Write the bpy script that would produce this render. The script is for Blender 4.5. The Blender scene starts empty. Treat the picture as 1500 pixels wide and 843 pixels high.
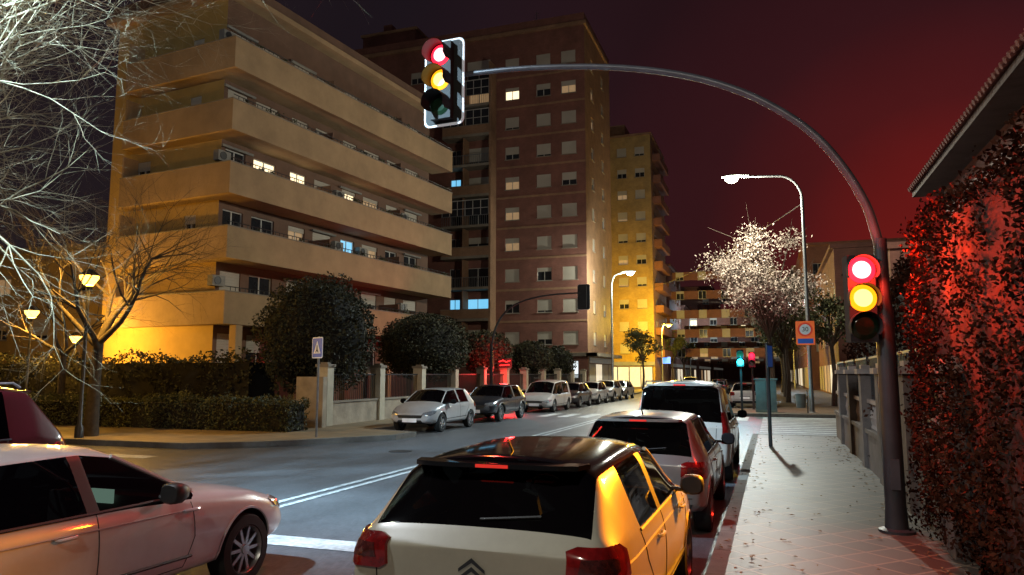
import bpy, math, random, numpy as np, time
from mathutils import Vector, Matrix, noise
from mathutils.bvhtree import BVHTree
T0=time.time()
random.seed(7); np.random.seed(7)
scene=bpy.context.scene
scene.view_settings.view_transform='Standard'; scene.view_settings.look='None'; scene.view_settings.exposure=0; scene.view_settings.gamma=1
COL=scene.collection

# ------------------------------------------------------------------ materials
_M={}
def mk(name,col=(.5,.5,.5),rough=.6,metal=0,var=.15,vs=3.0,bump=0,bs=30,emit=None,es=0,coat=0,spec=.5,stretch=None,dirt=0,ds=.35):
    m=bpy.data.materials.new(name); m.use_nodes=True
    nt=m.node_tree; N=nt.nodes; L=nt.links
    b=N['Principled BSDF']
    b.inputs['Roughness'].default_value=rough; b.inputs['Metallic'].default_value=metal
    b.inputs['Specular IOR Level'].default_value=spec
    b.inputs['Coat Weight'].default_value=coat; b.inputs['Coat Roughness'].default_value=.05
    tc=N.new('ShaderNodeTexCoord'); mp=N.new('ShaderNodeMapping')
    L.new(tc.outputs['Object'],mp.inputs[0])
    if stretch: mp.inputs['Scale'].default_value=stretch
    nz=N.new('ShaderNodeTexNoise'); nz.inputs['Scale'].default_value=vs; nz.inputs['Detail'].default_value=6
    L.new(mp.outputs[0],nz.inputs['Vector'])
    r=N.new('ShaderNodeValToRGB')
    r.color_ramp.elements[0].position=.3; r.color_ramp.elements[1].position=.7
    r.color_ramp.elements[0].color=[max(0,c*(1-var)) for c in col]+[1]
    r.color_ramp.elements[1].color=[c*(1+var) for c in col]+[1]
    L.new(nz.outputs['Fac'],r.inputs[0])
    out=r.outputs[0]
    if dirt:
        n2=N.new('ShaderNodeTexNoise'); n2.inputs['Scale'].default_value=ds; n2.inputs['Detail'].default_value=8; n2.inputs['Roughness'].default_value=.7
        L.new(mp.outputs[0],n2.inputs['Vector'])
        r2=N.new('ShaderNodeValToRGB'); r2.color_ramp.elements[0].position=.35; r2.color_ramp.elements[1].position=.65
        r2.color_ramp.elements[0].color=(1-dirt,1-dirt,1-dirt,1); r2.color_ramp.elements[1].color=(1,1,1,1)
        L.new(n2.outputs['Fac'],r2.inputs[0])
        mx=N.new('ShaderNodeMix'); mx.data_type='RGBA'; mx.blend_type='MULTIPLY'; mx.inputs[0].default_value=1
        L.new(out,mx.inputs[6]); L.new(r2.outputs[0],mx.inputs[7]); out=mx.outputs[2]
    L.new(out,b.inputs['Base Color'])
    if bump:
        n3=N.new('ShaderNodeTexNoise'); n3.inputs['Scale'].default_value=bs; n3.inputs['Detail'].default_value=4
        L.new(tc.outputs['Object'],n3.inputs['Vector'])
        bp=N.new('ShaderNodeBump'); bp.inputs['Strength'].default_value=bump; bp.inputs['Distance'].default_value=.02
        L.new(n3.outputs['Fac'],bp.inputs['Height']); L.new(bp.outputs[0],b.inputs['Normal'])
    if emit:
        b.inputs['Emission Color'].default_value=(*emit,1); b.inputs['Emission Strength'].default_value=es
    _M[name]=m
    return m
def tile_mat(name,col,mort,sx,sy,off=0.0,rot=0,rough=.75,vert=False,ms=.012,contrast=.2):
    m=mk(name,col,rough,var=.12,vs=1.2,dirt=.35)
    nt=m.node_tree;N=nt.nodes;L=nt.links;b=N['Principled BSDF']
    src=b.inputs['Base Color'].links[0].from_socket
    tc=N.new('ShaderNodeTexCoord'); vec=tc.outputs['Object']
    if vert:
        s=N.new('ShaderNodeSeparateXYZ'); L.new(vec,s.inputs[0]); a=N.new('ShaderNodeMath'); L.new(s.outputs[0],a.inputs[0]); L.new(s.outputs[1],a.inputs[1])
        c=N.new('ShaderNodeCombineXYZ'); L.new(a.outputs[0],c.inputs[0]); L.new(s.outputs[2],c.inputs[1]); vec=c.outputs[0]
    mp=N.new('ShaderNodeMapping'); mp.inputs['Rotation'].default_value=(0,0,rot); L.new(vec,mp.inputs[0])
    br=N.new('ShaderNodeTexBrick'); br.offset=off; br.inputs['Scale'].default_value=1
    br.inputs['Brick Width'].default_value=sx; br.inputs['Row Height'].default_value=sy; br.inputs['Mortar Size'].default_value=ms
    br.inputs['Color1'].default_value=(1,1,1,1); br.inputs['Color2'].default_value=(1-contrast,)*3+(1,); br.inputs['Mortar'].default_value=(*mort,1)
    L.new(mp.outputs[0],br.inputs['Vector'])
    mx=N.new('ShaderNodeMix'); mx.data_type='RGBA'; mx.blend_type='MULTIPLY'; mx.inputs[0].default_value=1
    L.new(src,mx.inputs[6]); L.new(br.outputs['Color'],mx.inputs[7]); L.new(mx.outputs[2],b.inputs['Base Color'])
    bp=N.new('ShaderNodeBump'); bp.inputs['Strength'].default_value=.5; bp.inputs['Distance'].default_value=.01; bp.invert=True
    L.new(br.outputs['Fac'],bp.inputs['Height']); L.new(bp.outputs[0],b.inputs['Normal'])
    return m

mk('asphalt',(.13,.135,.145),.42,var=.25,vs=25,bump=.35,bs=120,dirt=.45,ds=.6,stretch=(1,.35,1))
mk('asphalt_patch',(.07,.072,.078),.5,var=.25,vs=25,bump=.35,bs=120,dirt=.3)
mk('ground_soil',(.07,.055,.04),.95,var=.4,vs=4,bump=.6,bs=15)
mk('far_ground',(.05,.05,.05),.95)
tile_mat('paving',(.125,.095,.068),(2.0,1.9,1.7),.4,.4,0,math.radians(45),ms=.018,contrast=.35,rough=.5)
tile_mat('paving_left',(.33,.25,.15),(.6,.6,.6),.5,.5,0,0,ms=.012)
mk('curb',(.2,.18,.155),.8,var=.15,vs=6,bump=.3,bs=40,dirt=.3)
mk('paint_white',(.6,.62,.62),.6,var=.25,vs=14,dirt=.5,ds=2)
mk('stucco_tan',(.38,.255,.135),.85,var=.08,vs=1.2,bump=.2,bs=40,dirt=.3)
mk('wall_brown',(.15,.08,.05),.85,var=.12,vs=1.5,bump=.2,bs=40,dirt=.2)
mk('wall_ochre',(.46,.30,.09),.85,var=.08,vs=1.2,bump=.2,bs=40,dirt=.25)
tile_mat('brick_red',(.25,.10,.07),(.75,.75,.75),.25,.07,.5,0,vert=True,ms=.01,contrast=.2)
tile_mat('brick_tan',(.36,.20,.11),(.75,.75,.75),.25,.07,.5,0,vert=True,ms=.01)
tile_mat('brick_lamp_yellow',(.46,.30,.11),(.8,.8,.8),.25,.07,.5,0,vert=True,ms=.01)  # tan brick with the street lamp's yellow light put into the colour
mk('concrete',(.26,.22,.17),.85,var=.12,vs=2,bump=.3,bs=30,dirt=.3)
mk('stone',(.33,.27,.2),.85,var=.25,vs=2.2,bump=.8,bs=7)
mk('stone_dark',(.10,.065,.05),.85,var=.3,vs=2.2,bump=.8,bs=7)
mk('cream',(.5,.44,.33),.75,var=.1,vs=4,dirt=.2)
mk('balustrade',(.32,.22,.17),.75,var=.2,vs=4,dirt=.3)
mk('frame_w',(.45,.43,.39),.5,var=.05)
mk('ac_unit',(.2,.19,.17),.6,var=.15)
mk('shutter',(.38,.34,.28),.6,var=.12,vs=.5)
mk('pane',(.02,.022,.026),.08,var=.2,spec=.6)
mk('lit_warm',(.5,.4,.3),.6,emit=(1,.82,.5),es=1.6,var=.3)
mk('lit_white',(.5,.5,.5),.6,emit=(.85,.95,1),es=1.2)
mk('lit_blue',(.3,.4,.5),.6,emit=(.2,.65,1),es=.9)
mk('lit_dim',(.4,.3,.2),.6,emit=(1,.62,.3),es=.22)
mk('shop_warm',(.5,.5,.45),.6,emit=(1,.85,.6),es=.7)
mk('shop_fascia',(.2,.2,.19),.6,emit=(.9,.9,.8),es=.05)
mk('neon_red',(.4,.02,.02),.5,emit=(1,.03,.03),es=2.5)
mk('neon_blue',(.05,.1,.5),.5,emit=(.1,.3,1),es=2)
mk('metal_dark',(.04,.04,.043),.45,.3,var=.2)
mk('metal_grey',(.24,.25,.25),.42,.6,var=.15,vs=8)
mk('mast_metal',(.11,.11,.12),.4,.5,var=.2,vs=5)
mk('iron_black',(.025,.025,.025),.5,.2,var=.2)
mk('black_plate',(.012,.012,.012),.7)
mk('plate_border',(.6,.6,.6),.5,emit=(.8,.8,.85),es=.22)  # retroreflected light on the border added as a faint glow
mk('lens_red',(.3,.01,.01),.3,emit=(1,.01,.03),es=3.5); mk('lens_red_hot',(.4,.1,.1),.3,emit=(1,.42,.45),es=3.2)
mk('lens_amber',(.4,.2,.02),.3,emit=(1,.33,.005),es=2.0); mk('lens_amber_hot',(.4,.3,.1),.3,emit=(1,.68,.18),es=2.4)
mk('lens_off',(.01,.03,.015),.15)
mk('lens_cyan',(.02,.3,.3),.3,emit=(.03,.85,1),es=8)
mk('lamp_led',(.8,.8,.8),.3,emit=(1,1,.72),es=24)
mk('lamp_sodium',(.8,.6,.2),.3,emit=(1,.55,.07),es=8)
mk('lamp_cool',(.8,.8,.8),.3,emit=(.85,1,.9),es=24)
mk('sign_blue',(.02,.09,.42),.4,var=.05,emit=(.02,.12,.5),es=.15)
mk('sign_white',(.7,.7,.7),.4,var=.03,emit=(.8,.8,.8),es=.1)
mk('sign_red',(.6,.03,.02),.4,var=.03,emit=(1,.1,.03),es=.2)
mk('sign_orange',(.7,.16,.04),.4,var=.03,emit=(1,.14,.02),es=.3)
mk('leaf_dark',(.035,.035,.013),.75,var=.6,vs=1.6)
mk('leaf_hedge',(.055,.06,.02),.7,var=.6,vs=1.8)
mk('leaf_right',(.038,.012,.006),.9,var=.8,vs=1.0,spec=.04)  # leaves reddened so their colour carries more of the signal's red light
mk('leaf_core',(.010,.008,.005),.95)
mk('leaf_pale',(.34,.27,.22),.7,var=.35,vs=1.5)
mk('bark_dark',(.06,.045,.03),.9,var=.3,vs=8,bump=.6)
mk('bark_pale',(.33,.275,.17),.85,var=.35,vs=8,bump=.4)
mk('tile_roof',(.2,.05,.03),.85,var=.25,vs=4,bump=.5)
def paint(name,col,metal=.0,rough=.32,coat=.8,spec=.5):
    m=mk(name,col,rough,metal,var=.04,vs=2,coat=coat,dirt=.12,ds=3,spec=spec)
    nt=m.node_tree;N=nt.nodes;L=nt.links
    b=N['Principled BSDF']; o=N['Material Output']
    g=N.new('ShaderNodeNewGeometry'); d=N.new('ShaderNodeBsdfDiffuse'); d.inputs[0].default_value=(.015,.015,.016,1)
    ms=N.new('ShaderNodeMixShader'); L.new(g.outputs['Backfacing'],ms.inputs[0]); L.new(b.outputs[0],ms.inputs[1]); L.new(d.outputs[0],ms.inputs[2]); L.new(ms.outputs[0],o.inputs[0])
paint('car_white2',(.52,.51,.51)); paint('car_black',(.006,.006,.007),rough=.1,coat=.3,spec=.3); paint('car_silver',(.28,.26,.24),.5)
paint('car_dark',(.03,.035,.045),.4); paint('car_dark_redrefl',(.045,.006,.008),.0,.2,coat=.4); paint('car_cream',(.42,.38,.285)); paint('car_vanw',(.42,.38,.34))  # SUV: dark paint with red reflections put into the colour
def glassm():
    m=bpy.data.materials.new('car_glass'); m.use_nodes=True; nt=m.node_tree;N=nt.nodes;L=nt.links
    N.remove(N['Principled BSDF']); o=N['Material Output']
    t=N.new('ShaderNodeBsdfTransparent'); t.inputs[0].default_value=(.3,.33,.33,1)
    g=N.new('ShaderNodeBsdfGlossy'); g.inputs['Roughness'].default_value=.03; g.inputs[0].default_value=(.9,.95,1,1)
    f=N.new('ShaderNodeFresnel'); f.inputs[0].default_value=1.5
    a=N.new('ShaderNodeMath'); a.operation='ADD'; a.inputs[1].default_value=.03; L.new(f.outputs[0],a.inputs[0])
    ms=N.new('ShaderNodeMixShader'); L.new(a.outputs[0],ms.inputs[0]); L.new(t.outputs[0],ms.inputs[1]); L.new(g.outputs[0],ms.inputs[2]); L.new(ms.outputs[0],o.inputs[0])
    _M['car_glass']=m
glassm()
mk('rubber',(.015,.015,.015),.85,var=.2); mk('trim',(.015,.015,.015),.5); mk('rim',(.4,.41,.42),.3,.8); mk('seat',(.06,.057,.052),.8)
mk('tail_red',(.13,.004,.004),.12,var=.6,vs=14,coat=1,emit=(1,.01,.01),es=.02); mk('tail_lit',(.5,.02,.02),.2,emit=(1,.05,.03),es=.5)
mk('tail_clear',(.07,.012,.01),.12,var=.5,vs=30,coat=1)
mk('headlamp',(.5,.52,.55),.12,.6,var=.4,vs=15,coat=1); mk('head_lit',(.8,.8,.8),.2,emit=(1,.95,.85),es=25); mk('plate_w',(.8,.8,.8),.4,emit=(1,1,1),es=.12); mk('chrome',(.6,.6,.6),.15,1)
mk('utility',(.14,.15,.14),.6,var=.2); mk('screen_lit',(.3,.3,.3),.4,emit=(.6,.9,.7),es=.5)
mk('dry_leaf',(.22,.13,.05),.8,var=.5,vs=3)

# ------------------------------------------------------------------ mesh builder
class MB:
    def __init__(s): s.v=[];s.f=[];s.m=[];s.M=Matrix.Identity(4)
    def add(s,vs,fs,mat):
        o=len(s.v); M=s.M
        s.v.extend([tuple(M@Vector(p)) for p in vs])
        for f in fs: s.f.append([i+o for i in f]); s.m.append(mat)
    def box(s,x0,x1,y0,y1,z0,z1,mat):
        s.add([(x0,y0,z0),(x1,y0,z0),(x1,y1,z0),(x0,y1,z0),(x0,y0,z1),(x1,y0,z1),(x1,y1,z1),(x0,y1,z1)],
              [(0,3,2,1),(4,5,6,7),(0,1,5,4),(1,2,6,5),(2,3,7,6),(3,0,4,7)],mat)
    def quad(s,a,b,c,d,mat): s.add([a,b,c,d],[(0,1,2,3)],mat)
    def prism(s,poly,z0,z1,mat):
        n=len(poly)
        s.add([(x,y,z0) for x,y in poly]+[(x,y,z1) for x,y in poly],
              [tuple(range(n-1,-1,-1)),tuple(range(n,2*n))]+[(i,(i+1)%n,(i+1)%n+n,i+n) for i in range(n)],mat)
    def tube(s,path,rad,n,mat,cap=True):
        P=[Vector(p) for p in path]
        if not hasattr(rad,'__len__'): rad=[rad]*len(P)
        vs=[];ref=None
        for i,p in enumerate(P):
            t=(P[min(i+1,len(P)-1)]-P[max(i-1,0)])
            if t.length<1e-9: t=Vector((0,0,1))
            t.normalize()
            if ref is None: ref=Vector((0,0,1)) if abs(t.z)<.9 else Vector((1,0,0))
            u=t.cross(ref)
            if u.length<1e-4: u=t.orthogonal()
            u.normalize(); w=t.cross(u)
            ref=u.cross(t)
            for k in range(n):
                a=2*math.pi*k/n
                vs.append(p+(u*math.cos(a)+w*math.sin(a))*rad[i])
        fs=[]
        for i in range(len(P)-1):
            for k in range(n):
                fs.append((i*n+k,i*n+(k+1)%n,(i+1)*n+(k+1)%n,(i+1)*n+k))
        if cap and n>3: fs.append(tuple(range(n))[::-1]); fs.append(tuple(range((len(P)-1)*n,len(P)*n)))
        s.add(vs,fs,mat)
    def lathe(s,prof,c,axis,n,mat,a0=0,a1=2*math.pi):
        ax=Vector(axis).normalized(); u=ax.orthogonal().normalized(); w=ax.cross(u); c=Vector(c)
        full=abs(a1-a0-2*math.pi)<1e-6; m=n if full else n+1
        vs=[]
        for r,h in prof:
            for k in range(m):
                a=a0+(a1-a0)*k/n
                vs.append(c+ax*h+(u*math.cos(a)+w*math.sin(a))*r)
        fs=[]
        for i in range(len(prof)-1):
            for k in range(n):
                k2=(k+1)%m
                fs.append((i*m+k,i*m+k2,(i+1)*m+k2,(i+1)*m+k))
        s.add(vs,fs,mat)
    def build(s,name,parent=None,smooth=False,loc=None,rz=0,sharp=None):
        me=bpy.data.meshes.new(name); me.from_pydata(s.v,[],s.f)
        names=[]
        for m in s.m:
            if m not in names: names.append(m)
        for n in names: me.materials.append(_M[n])
        d={n:i for i,n in enumerate(names)}
        me.polygons.foreach_set('material_index',[d[m] for m in s.m])
        if smooth:
            me.polygons.foreach_set('use_smooth',[True]*len(me.polygons))
        me.update()
        if smooth: me.set_sharp_from_angle(angle=math.radians(sharp or 35))
        o=bpy.data.objects.new(name,me); COL.objects.link(o)
        if parent: o.parent=parent
        if loc: o.location=loc
        o.rotation_euler=(0,0,rz) if rz else (0,0,0)
        return o
def empty(name,loc=(0,0,0),rz=0):
    e=bpy.data.objects.new(name,None); e.empty_display_size=.2; COL.objects.link(e); e.location=loc; e.rotation_euler=(0,0,rz); return e
def light(name,loc,power,col,parent=None,radius=.1,kind='POINT',spot=None,aim=None,blend=.7):
    l=bpy.data.lights.new(name,kind); l.energy=power; l.color=col
    l.shadow_soft_size=radius
    if kind=='SPOT': l.spot_size=math.radians(spot); l.spot_blend=blend
    o=bpy.data.objects.new(name,l); COL.objects.link(o); o.location=loc
    if parent: o.parent=parent
    if aim: o.rotation_euler=Vector(aim).to_track_quat('-Z','Y').to_euler()
    return o
def rrect(w,h,r,n=5):
    p=[]
    for cx,cy,a in ((w/2-r,h/2-r,0),(-w/2+r,h/2-r,90),(-w/2+r,-h/2+r,180),(w/2-r,-h/2+r,270)):
        for i in range(n+1):
            t=math.radians(a+90*i/n); p.append((cx+r*math.cos(t),cy+r*math.sin(t)))
    return p

# ------------------------------------------------------------------ world
w=bpy.data.worlds.new("World"); scene.world=w; w.use_nodes=True
nt=w.node_tree;N=nt.nodes;L=nt.links
bg=N['Background']; bg.inputs[1].default_value=1
tc=N.new('ShaderNodeTexCoord')
nrm=N.new('ShaderNodeVectorMath'); nrm.operation='NORMALIZE'; L.new(tc.outputs['Generated'],nrm.inputs[0])
dp=N.new('ShaderNodeVectorMath'); dp.operation='DOT_PRODUCT'; L.new(nrm.outputs[0],dp.inputs[0])
gd=Vector((.20,.96,.14)).normalized(); dp.inputs[1].default_value=gd
rp=N.new('ShaderNodeValToRGB'); L.new(dp.outputs['Value'],rp.inputs[0])
e=rp.color_ramp.elements; e[0].position=.0; e[0].color=(.020,.014,.015,1); e[1].position=1; e[1].color=(.15,.008,.007,1)
x=rp.color_ramp.elements.new(.74); x.color=(.010,.006,.009,1)
x=rp.color_ramp.elements.new(.90); x.color=(.016,.005,.007,1)
x=rp.color_ramp.elements.new(.96); x.color=(.032,.006,.008,1)
x=rp.color_ramp.elements.new(.985); x.color=(.07,.007,.008,1)
sky=N.new('ShaderNodeTexSky'); sky.sky_type='NISHITA'; sky.sun_disc=False; sky.sun_elevation=math.radians(1); sky.sun_rotation=math.radians(200)
sm=N.new('ShaderNodeMix'); sm.data_type='RGBA'; sm.blend_type='MULTIPLY'; sm.inputs[0].default_value=1; sm.inputs[7].default_value=(.0012,.0012,.0012,1)
L.new(sky.outputs[0],sm.inputs[6])
ad=N.new('ShaderNodeMix'); ad.data_type='RGBA'; ad.blend_type='ADD'; ad.inputs[0].default_value=1
cn=N.new('ShaderNodeTexNoise'); cn.inputs['Scale'].default_value=2.2; cn.inputs['Detail'].default_value=6; L.new(nrm.outputs[0],cn.inputs['Vector'])
cr=N.new('ShaderNodeMapRange'); cr.inputs[3].default_value=.6; cr.inputs[4].default_value=1.45; L.new(cn.outputs['Fac'],cr.inputs[0])
mm=N.new('ShaderNodeVectorMath'); mm.operation='SCALE'; L.new(rp.outputs[0],mm.inputs[0]); L.new(cr.outputs[0],mm.inputs['Scale'])
L.new(mm.outputs[0],ad.inputs[6]); L.new(sm.outputs[2],ad.inputs[7]); L.new(ad.outputs[2],bg.inputs[0])

# ------------------------------------------------------------------ camera
cam=bpy.data.cameras.new('camera'); co=bpy.data.objects.new('camera',cam); COL.objects.link(co)
cam.sensor_width=36; cam.lens=26.0; cam.clip_end=1500; cam.clip_start=.05
co.location=(0,0,2.0); co.rotation_euler=(math.radians(96.66),0,math.radians(19.3)); scene.camera=co

# ------------------------------------------------------------------ ground
mb=MB(); mb.quad((-700,-700,-.03),(700,-700,-.03),(700,700,-.03),(-700,700,-.03),'far_ground'); mb.build('ground')
mb=MB(); mb.quad((-70,-40,0),(60,-40,0),(60,320,0),(-70,320,0),'asphalt')
mb.quad((-6.4,15,.004),(-5.1,15,.004),(-5.1,21,.004),(-6.4,21,.004),'asphalt_patch'); mb.quad((-12.6,9.2,.004),(-8.2,9.4,.004),(-8.2,10.1,.004),(-12.6,9.9,.004),'asphalt_patch')
mb.build('road')
def pavement(name,poly,mat,curbseg):
    mb=MB(); mb.prism(poly,-.02,.15,mat)
    for (a,b) in curbseg:
        a=Vector(a);b=Vector(b); d=(b-a).normalized(); n=Vector((-d.y,d.x))*.16
        L_=(b-a).length; k=max(1,int(L_/1.0)); 
        for i in range(k):
            p=a+d*(L_*i/k+.004); q=a+d*(L_*(i+1)/k-.004)
            out=-n*.06
            mb.prism([tuple(p+out),tuple(q+out),tuple(q+n),tuple(p+n)],-.01,.156,'curb')
    mb.build(name)
pavement('pavement',[(-.65,-30),(60,-30),(60,24.5),(-.65,24.5)],'paving',[((-.65,24.5),(-.65,-30)),((60,24.5),(-.65,24.5))])
pavement('pavement',[(-2.6,37),(60,37),(60,300),(-.65,300),(-.65,43),(-2.6,41.5)],'paving',[((-.65,300),(-.65,43)),((-.65,43),(-2.6,41.5)),((-2.6,41.5),(-2.6,37)),((-2.6,37),(60,37))])
lp=[(-12.8,300),(-70,300),(-70,16.1),(-15,16.1),(-13.2,17.3),(-10.9,20.4),(-10.9,21.8),(-12.8,22.4)]
pavement('pavement',lp,'paving_left',[(lp[i],lp[i+1]) for i in range(2,7)]+[(lp[7],lp[0])])
pavement('pavement',[(-13,-30),(-13,3.5),(-14.5,5),(-70,5),(-70,-30)],'paving_left',[((-13,-30),(-13,3.5)),((-13,3.5),(-14.5,5)),((-14.5,5),(-70,5))])
mb=MB(); mb.quad((-60,20.2,.156),(-15.3,20.2,.156),(-15.3,110,.156),(-60,110,.156),'ground_soil'); mb.build('park_ground')
mb=MB()
Z=.008
def mark(x0,x1,y0,y1): mb.quad((x0,y0,Z),(x1,y0,Z),(x1,y1,Z),(x0,y1,Z),'paint_white')
mark(-7.45,-7.33,9,33); mark(-7.17,-7.05,9,33); mark(-7.1,-2.8,7.55,8.0)
for i in range(10): mark(-10.6+i*1.0,-10.1+i*1.0,33.6,36.6)
for i in range(9): mark(-17.2,-14.2,6+i*1.0,6.5+i*1.0)
for i in range(12): mark(-.5,2.6,25.2+i*.98,25.7+i*.98)
mark(-10.6,-10.5,43,110); 
for i in range(14): mark(-7.3,-7.18,42+i*6,45+i*6)
mark(-2.85,-2.75,14,24)
mb.build('road_markings')
for p in ((-4.6,12.2),(-9.2,17.5)):
    mb=MB(); mb.lathe([(0,.012),(.3,.012),(.3,0)],(p[0],p[1],0),(0,0,1),24,'metal_dark'); mb.build('manhole_cover')

# ------------------------------------------------------------------ facades
def facade(mb,x0,x1,z0,z1,wins,mat,y=0,depth=.18,sill=True,fr='frame_w'):
    xs=sorted(set([x0,x1]+[round(w[0],3) for w in wins]+[round(w[1],3) for w in wins]))
    zs=sorted(set([z0,z1]+[round(w[2],3) for w in wins]+[round(w[3],3) for w in wins]))
    W=[(round(a[0],3),round(a[1],3),round(a[2],3),round(a[3],3)) for a in wins]
    for j in range(len(zs)-1):
        zc=(zs[j]+zs[j+1])/2; row=[q for q in W if q[2]<zc<q[3]]
        run=None
        for i in range(len(xs)-1):
            xc=(xs[i]+xs[i+1])/2; hole=any(q[0]<xc<q[1] for q in row)
            if hole:
                if run is not None: mb.quad((run,y,zs[j]),(xs[i],y,zs[j]),(xs[i],y,zs[j+1]),(run,y,zs[j+1]),mat); run=None
            elif run is None: run=xs[i]
        if run is not None: mb.quad((run,y,zs[j]),(x1,y,zs[j]),(x1,y,zs[j+1]),(run,y,zs[j+1]),mat)
    for w_ in wins:
        a,b,c,d,kind=w_[:5]; f=w_[5] if len(w_)>5 else 0
        Y=y+depth
        for q in (((a,y,c),(a,Y,c),(a,Y,d),(a,y,d)),((b,y,d),(b,Y,d),(b,Y,c),(b,y,c)),((a,y,d),(a,Y,d),(b,Y,d),(b,y,d)),((a,y,c),(b,y,c),(b,Y,c),(a,Y,c))): mb.quad(*q,mat)
        mb.quad((a,Y,c),(b,Y,c),(b,Y,d),(a,Y,d),kind)
        e=.05
        mb.box(a,b,Y-.05,Y-.004,c,c+e,fr); mb.box(a,b,Y-.05,Y-.004,d-e,d,fr)
        mb.box(a,a+e,Y-.05,Y-.004,c+e,d-e,fr); mb.box(b-e,b,Y-.05,Y-.004,c+e,d-e,fr)
        m=(a+b)/2; mb.box(m-.03,m+.03,Y-.045,Y-.004,c+e,d-e,fr)
        if f>0:
            zt=d-(d-c)*f; n=max(2,int((d-zt)/.12))
            for i in range(n):
                za=zt+(d-zt)*i/n; zb=zt+(d-zt)*(i+1)/n
                mb.box(a+.02,b-.02,Y-.10,Y-.055,za+.006,zb,'shutter')
        if sill: mb.box(a-.06,b+.06,y-.07,y+.02,c-.07,c-.003,'concrete')

# ---- left apartment building
P0=(-23.1,26.9,0); ang=math.atan2(19.6,2.1)
E=empty('apartment_building',P0,ang)
mb=MB(); LB=20.2; DEP=9.6; SW=1.0
bands=[5.7,8.7,11.7,14.7,17.7]; roofz=20.5
litmap={(3,1):'lit_warm',(3,2):'lit_warm',(3,4):'lit_warm',(5,2):'lit_warm',(5,4):'lit_white',(5,5):'lit_dim',(2,2):'lit_dim',(2,4):'lit_blue',(2,5):'lit_dim',(4,1):'lit_dim',(3,5):'lit_dim'}
xc=[1.9,3.9,6.4,8.5,10.8,13.0,15.3,17.6]
wins=[]
for fl in range(0,6):
    zf=(bands[fl-1]-1.1) if fl>0 else 1.6
    for i,xx in enumerate(xc):
        kind=litmap.get((fl,i),'pane')
        sh=random.choice([0,.3,.45,.55,.8,1.0,0,.6]) if kind=='pane' else random.choice([0,.1,.12])
        wdt=.8 if i%2 else .65
        wins.append((xx-wdt,xx+wdt,zf+.12 if fl else 2.0,zf+2.3 if fl else 3.9,kind,sh,0))
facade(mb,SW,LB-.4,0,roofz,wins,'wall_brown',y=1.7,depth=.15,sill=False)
def tf(o,ax):
    ax=Vector(ax).normalized(); return Matrix.Translation(o)@Matrix(((ax.x,-ax.y,0,0),(ax.y,ax.x,0,0),(0,0,1,0),(0,0,0,1)))
mb.M=tf(Vector((SW,DEP,0)),(0,-1,0))
sw=[]
for fl in range(1,6):
    zf=bands[fl-1]-1.1
    if fl in(1,3): sw.append((2.0,3.0,zf+1.0,zf+2.2,'pane',random.choice([.4,1,.7]))) 
    if fl in (2,4,5): sw.append((5.6,6.4,zf+1.0,zf+2.1,'pane',random.choice([.4,1,.7])))
facade(mb,0,DEP-1.7,0,roofz,sw,'wall_ochre',y=0,depth=.15)
mb.M=Matrix.Identity(4)
mb.quad((LB-.4,1.7,0),(LB-.4,DEP,0),(LB-.4,DEP,roofz),(LB-.4,1.7,roofz),'wall_brown')
mb.quad((LB-.4,DEP,0),(SW,DEP,0),(SW,DEP,roofz),(LB-.4,DEP,roofz),'wall_brown')
for zt in bands:
    zb=zt-1.42
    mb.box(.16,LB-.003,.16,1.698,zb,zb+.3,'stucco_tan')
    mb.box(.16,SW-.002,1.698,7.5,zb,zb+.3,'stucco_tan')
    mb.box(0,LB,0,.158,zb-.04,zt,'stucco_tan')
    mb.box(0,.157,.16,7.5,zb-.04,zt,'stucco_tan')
    mb.box(-.03,LB+.03,-.03,.19,zt,zt+.05,'concrete')
    mb.box(-.03,.19,.19,7.5,zt,zt+.05,'concrete')
    mb.box(.16,SW-.002,7.5,7.62,zb,zt+1.2,'stucco_tan')
    mb.tube([(0.1,.08,zt+.24),(LB,.08,zt+.24)],.022,5,'iron_black')
    xx=.4
    while xx<LB: mb.box(xx-.012,xx+.012,.07,.09,zt+.05,zt+.24,'iron_black'); xx+=.3
for bi,zt in enumerate(bands):
    for xx in (7.4,14.1): mb.box(xx-.06,xx+.06,.2,1.69,zt-1.1,zt+.6,'wall_brown')
    for xx in ([.9] if bi in (0,2,4) else [])+[random.choice([7.8,9.6])]+([11.9] if bi%2 else [16.4]):
        mb.box(xx-.38,xx+.38,1.35,1.68,zt+.4,zt+.9,'ac_unit'); mb.lathe([(0,0),(.2,0),(.2,.02)],(xx-.08,1.345,zt+.65),(0,-1,0),12,'metal_dark')
    for xx in xc:
        if random.random()<.3: mb.tube([(xx-1,1.55,zt+1.25),(xx+1,1.55,zt+1.25)],.07,6,'ac_unit')
        if random.random()<.35: mb.box(xx-.95,xx-.75,.6,1.0,zt-1,zt+random.uniform(.1,.5),'wall_brown')
mb.box(.4,LB+.1,.9,DEP+.3,roofz,roofz+.28,'stucco_tan')
mb.box(.55,LB,1.1,DEP,roofz+.28,roofz+.9,'wall_brown')
mb.box(6,10,5,9,roofz+.9,roofz+3,'wall_brown')
for xx in (1,5,9,13,17): mb.box(xx-.2,xx+.2,.05,.45,0,4.22,'stucco_tan')
mb.build('walls',E)
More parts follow.
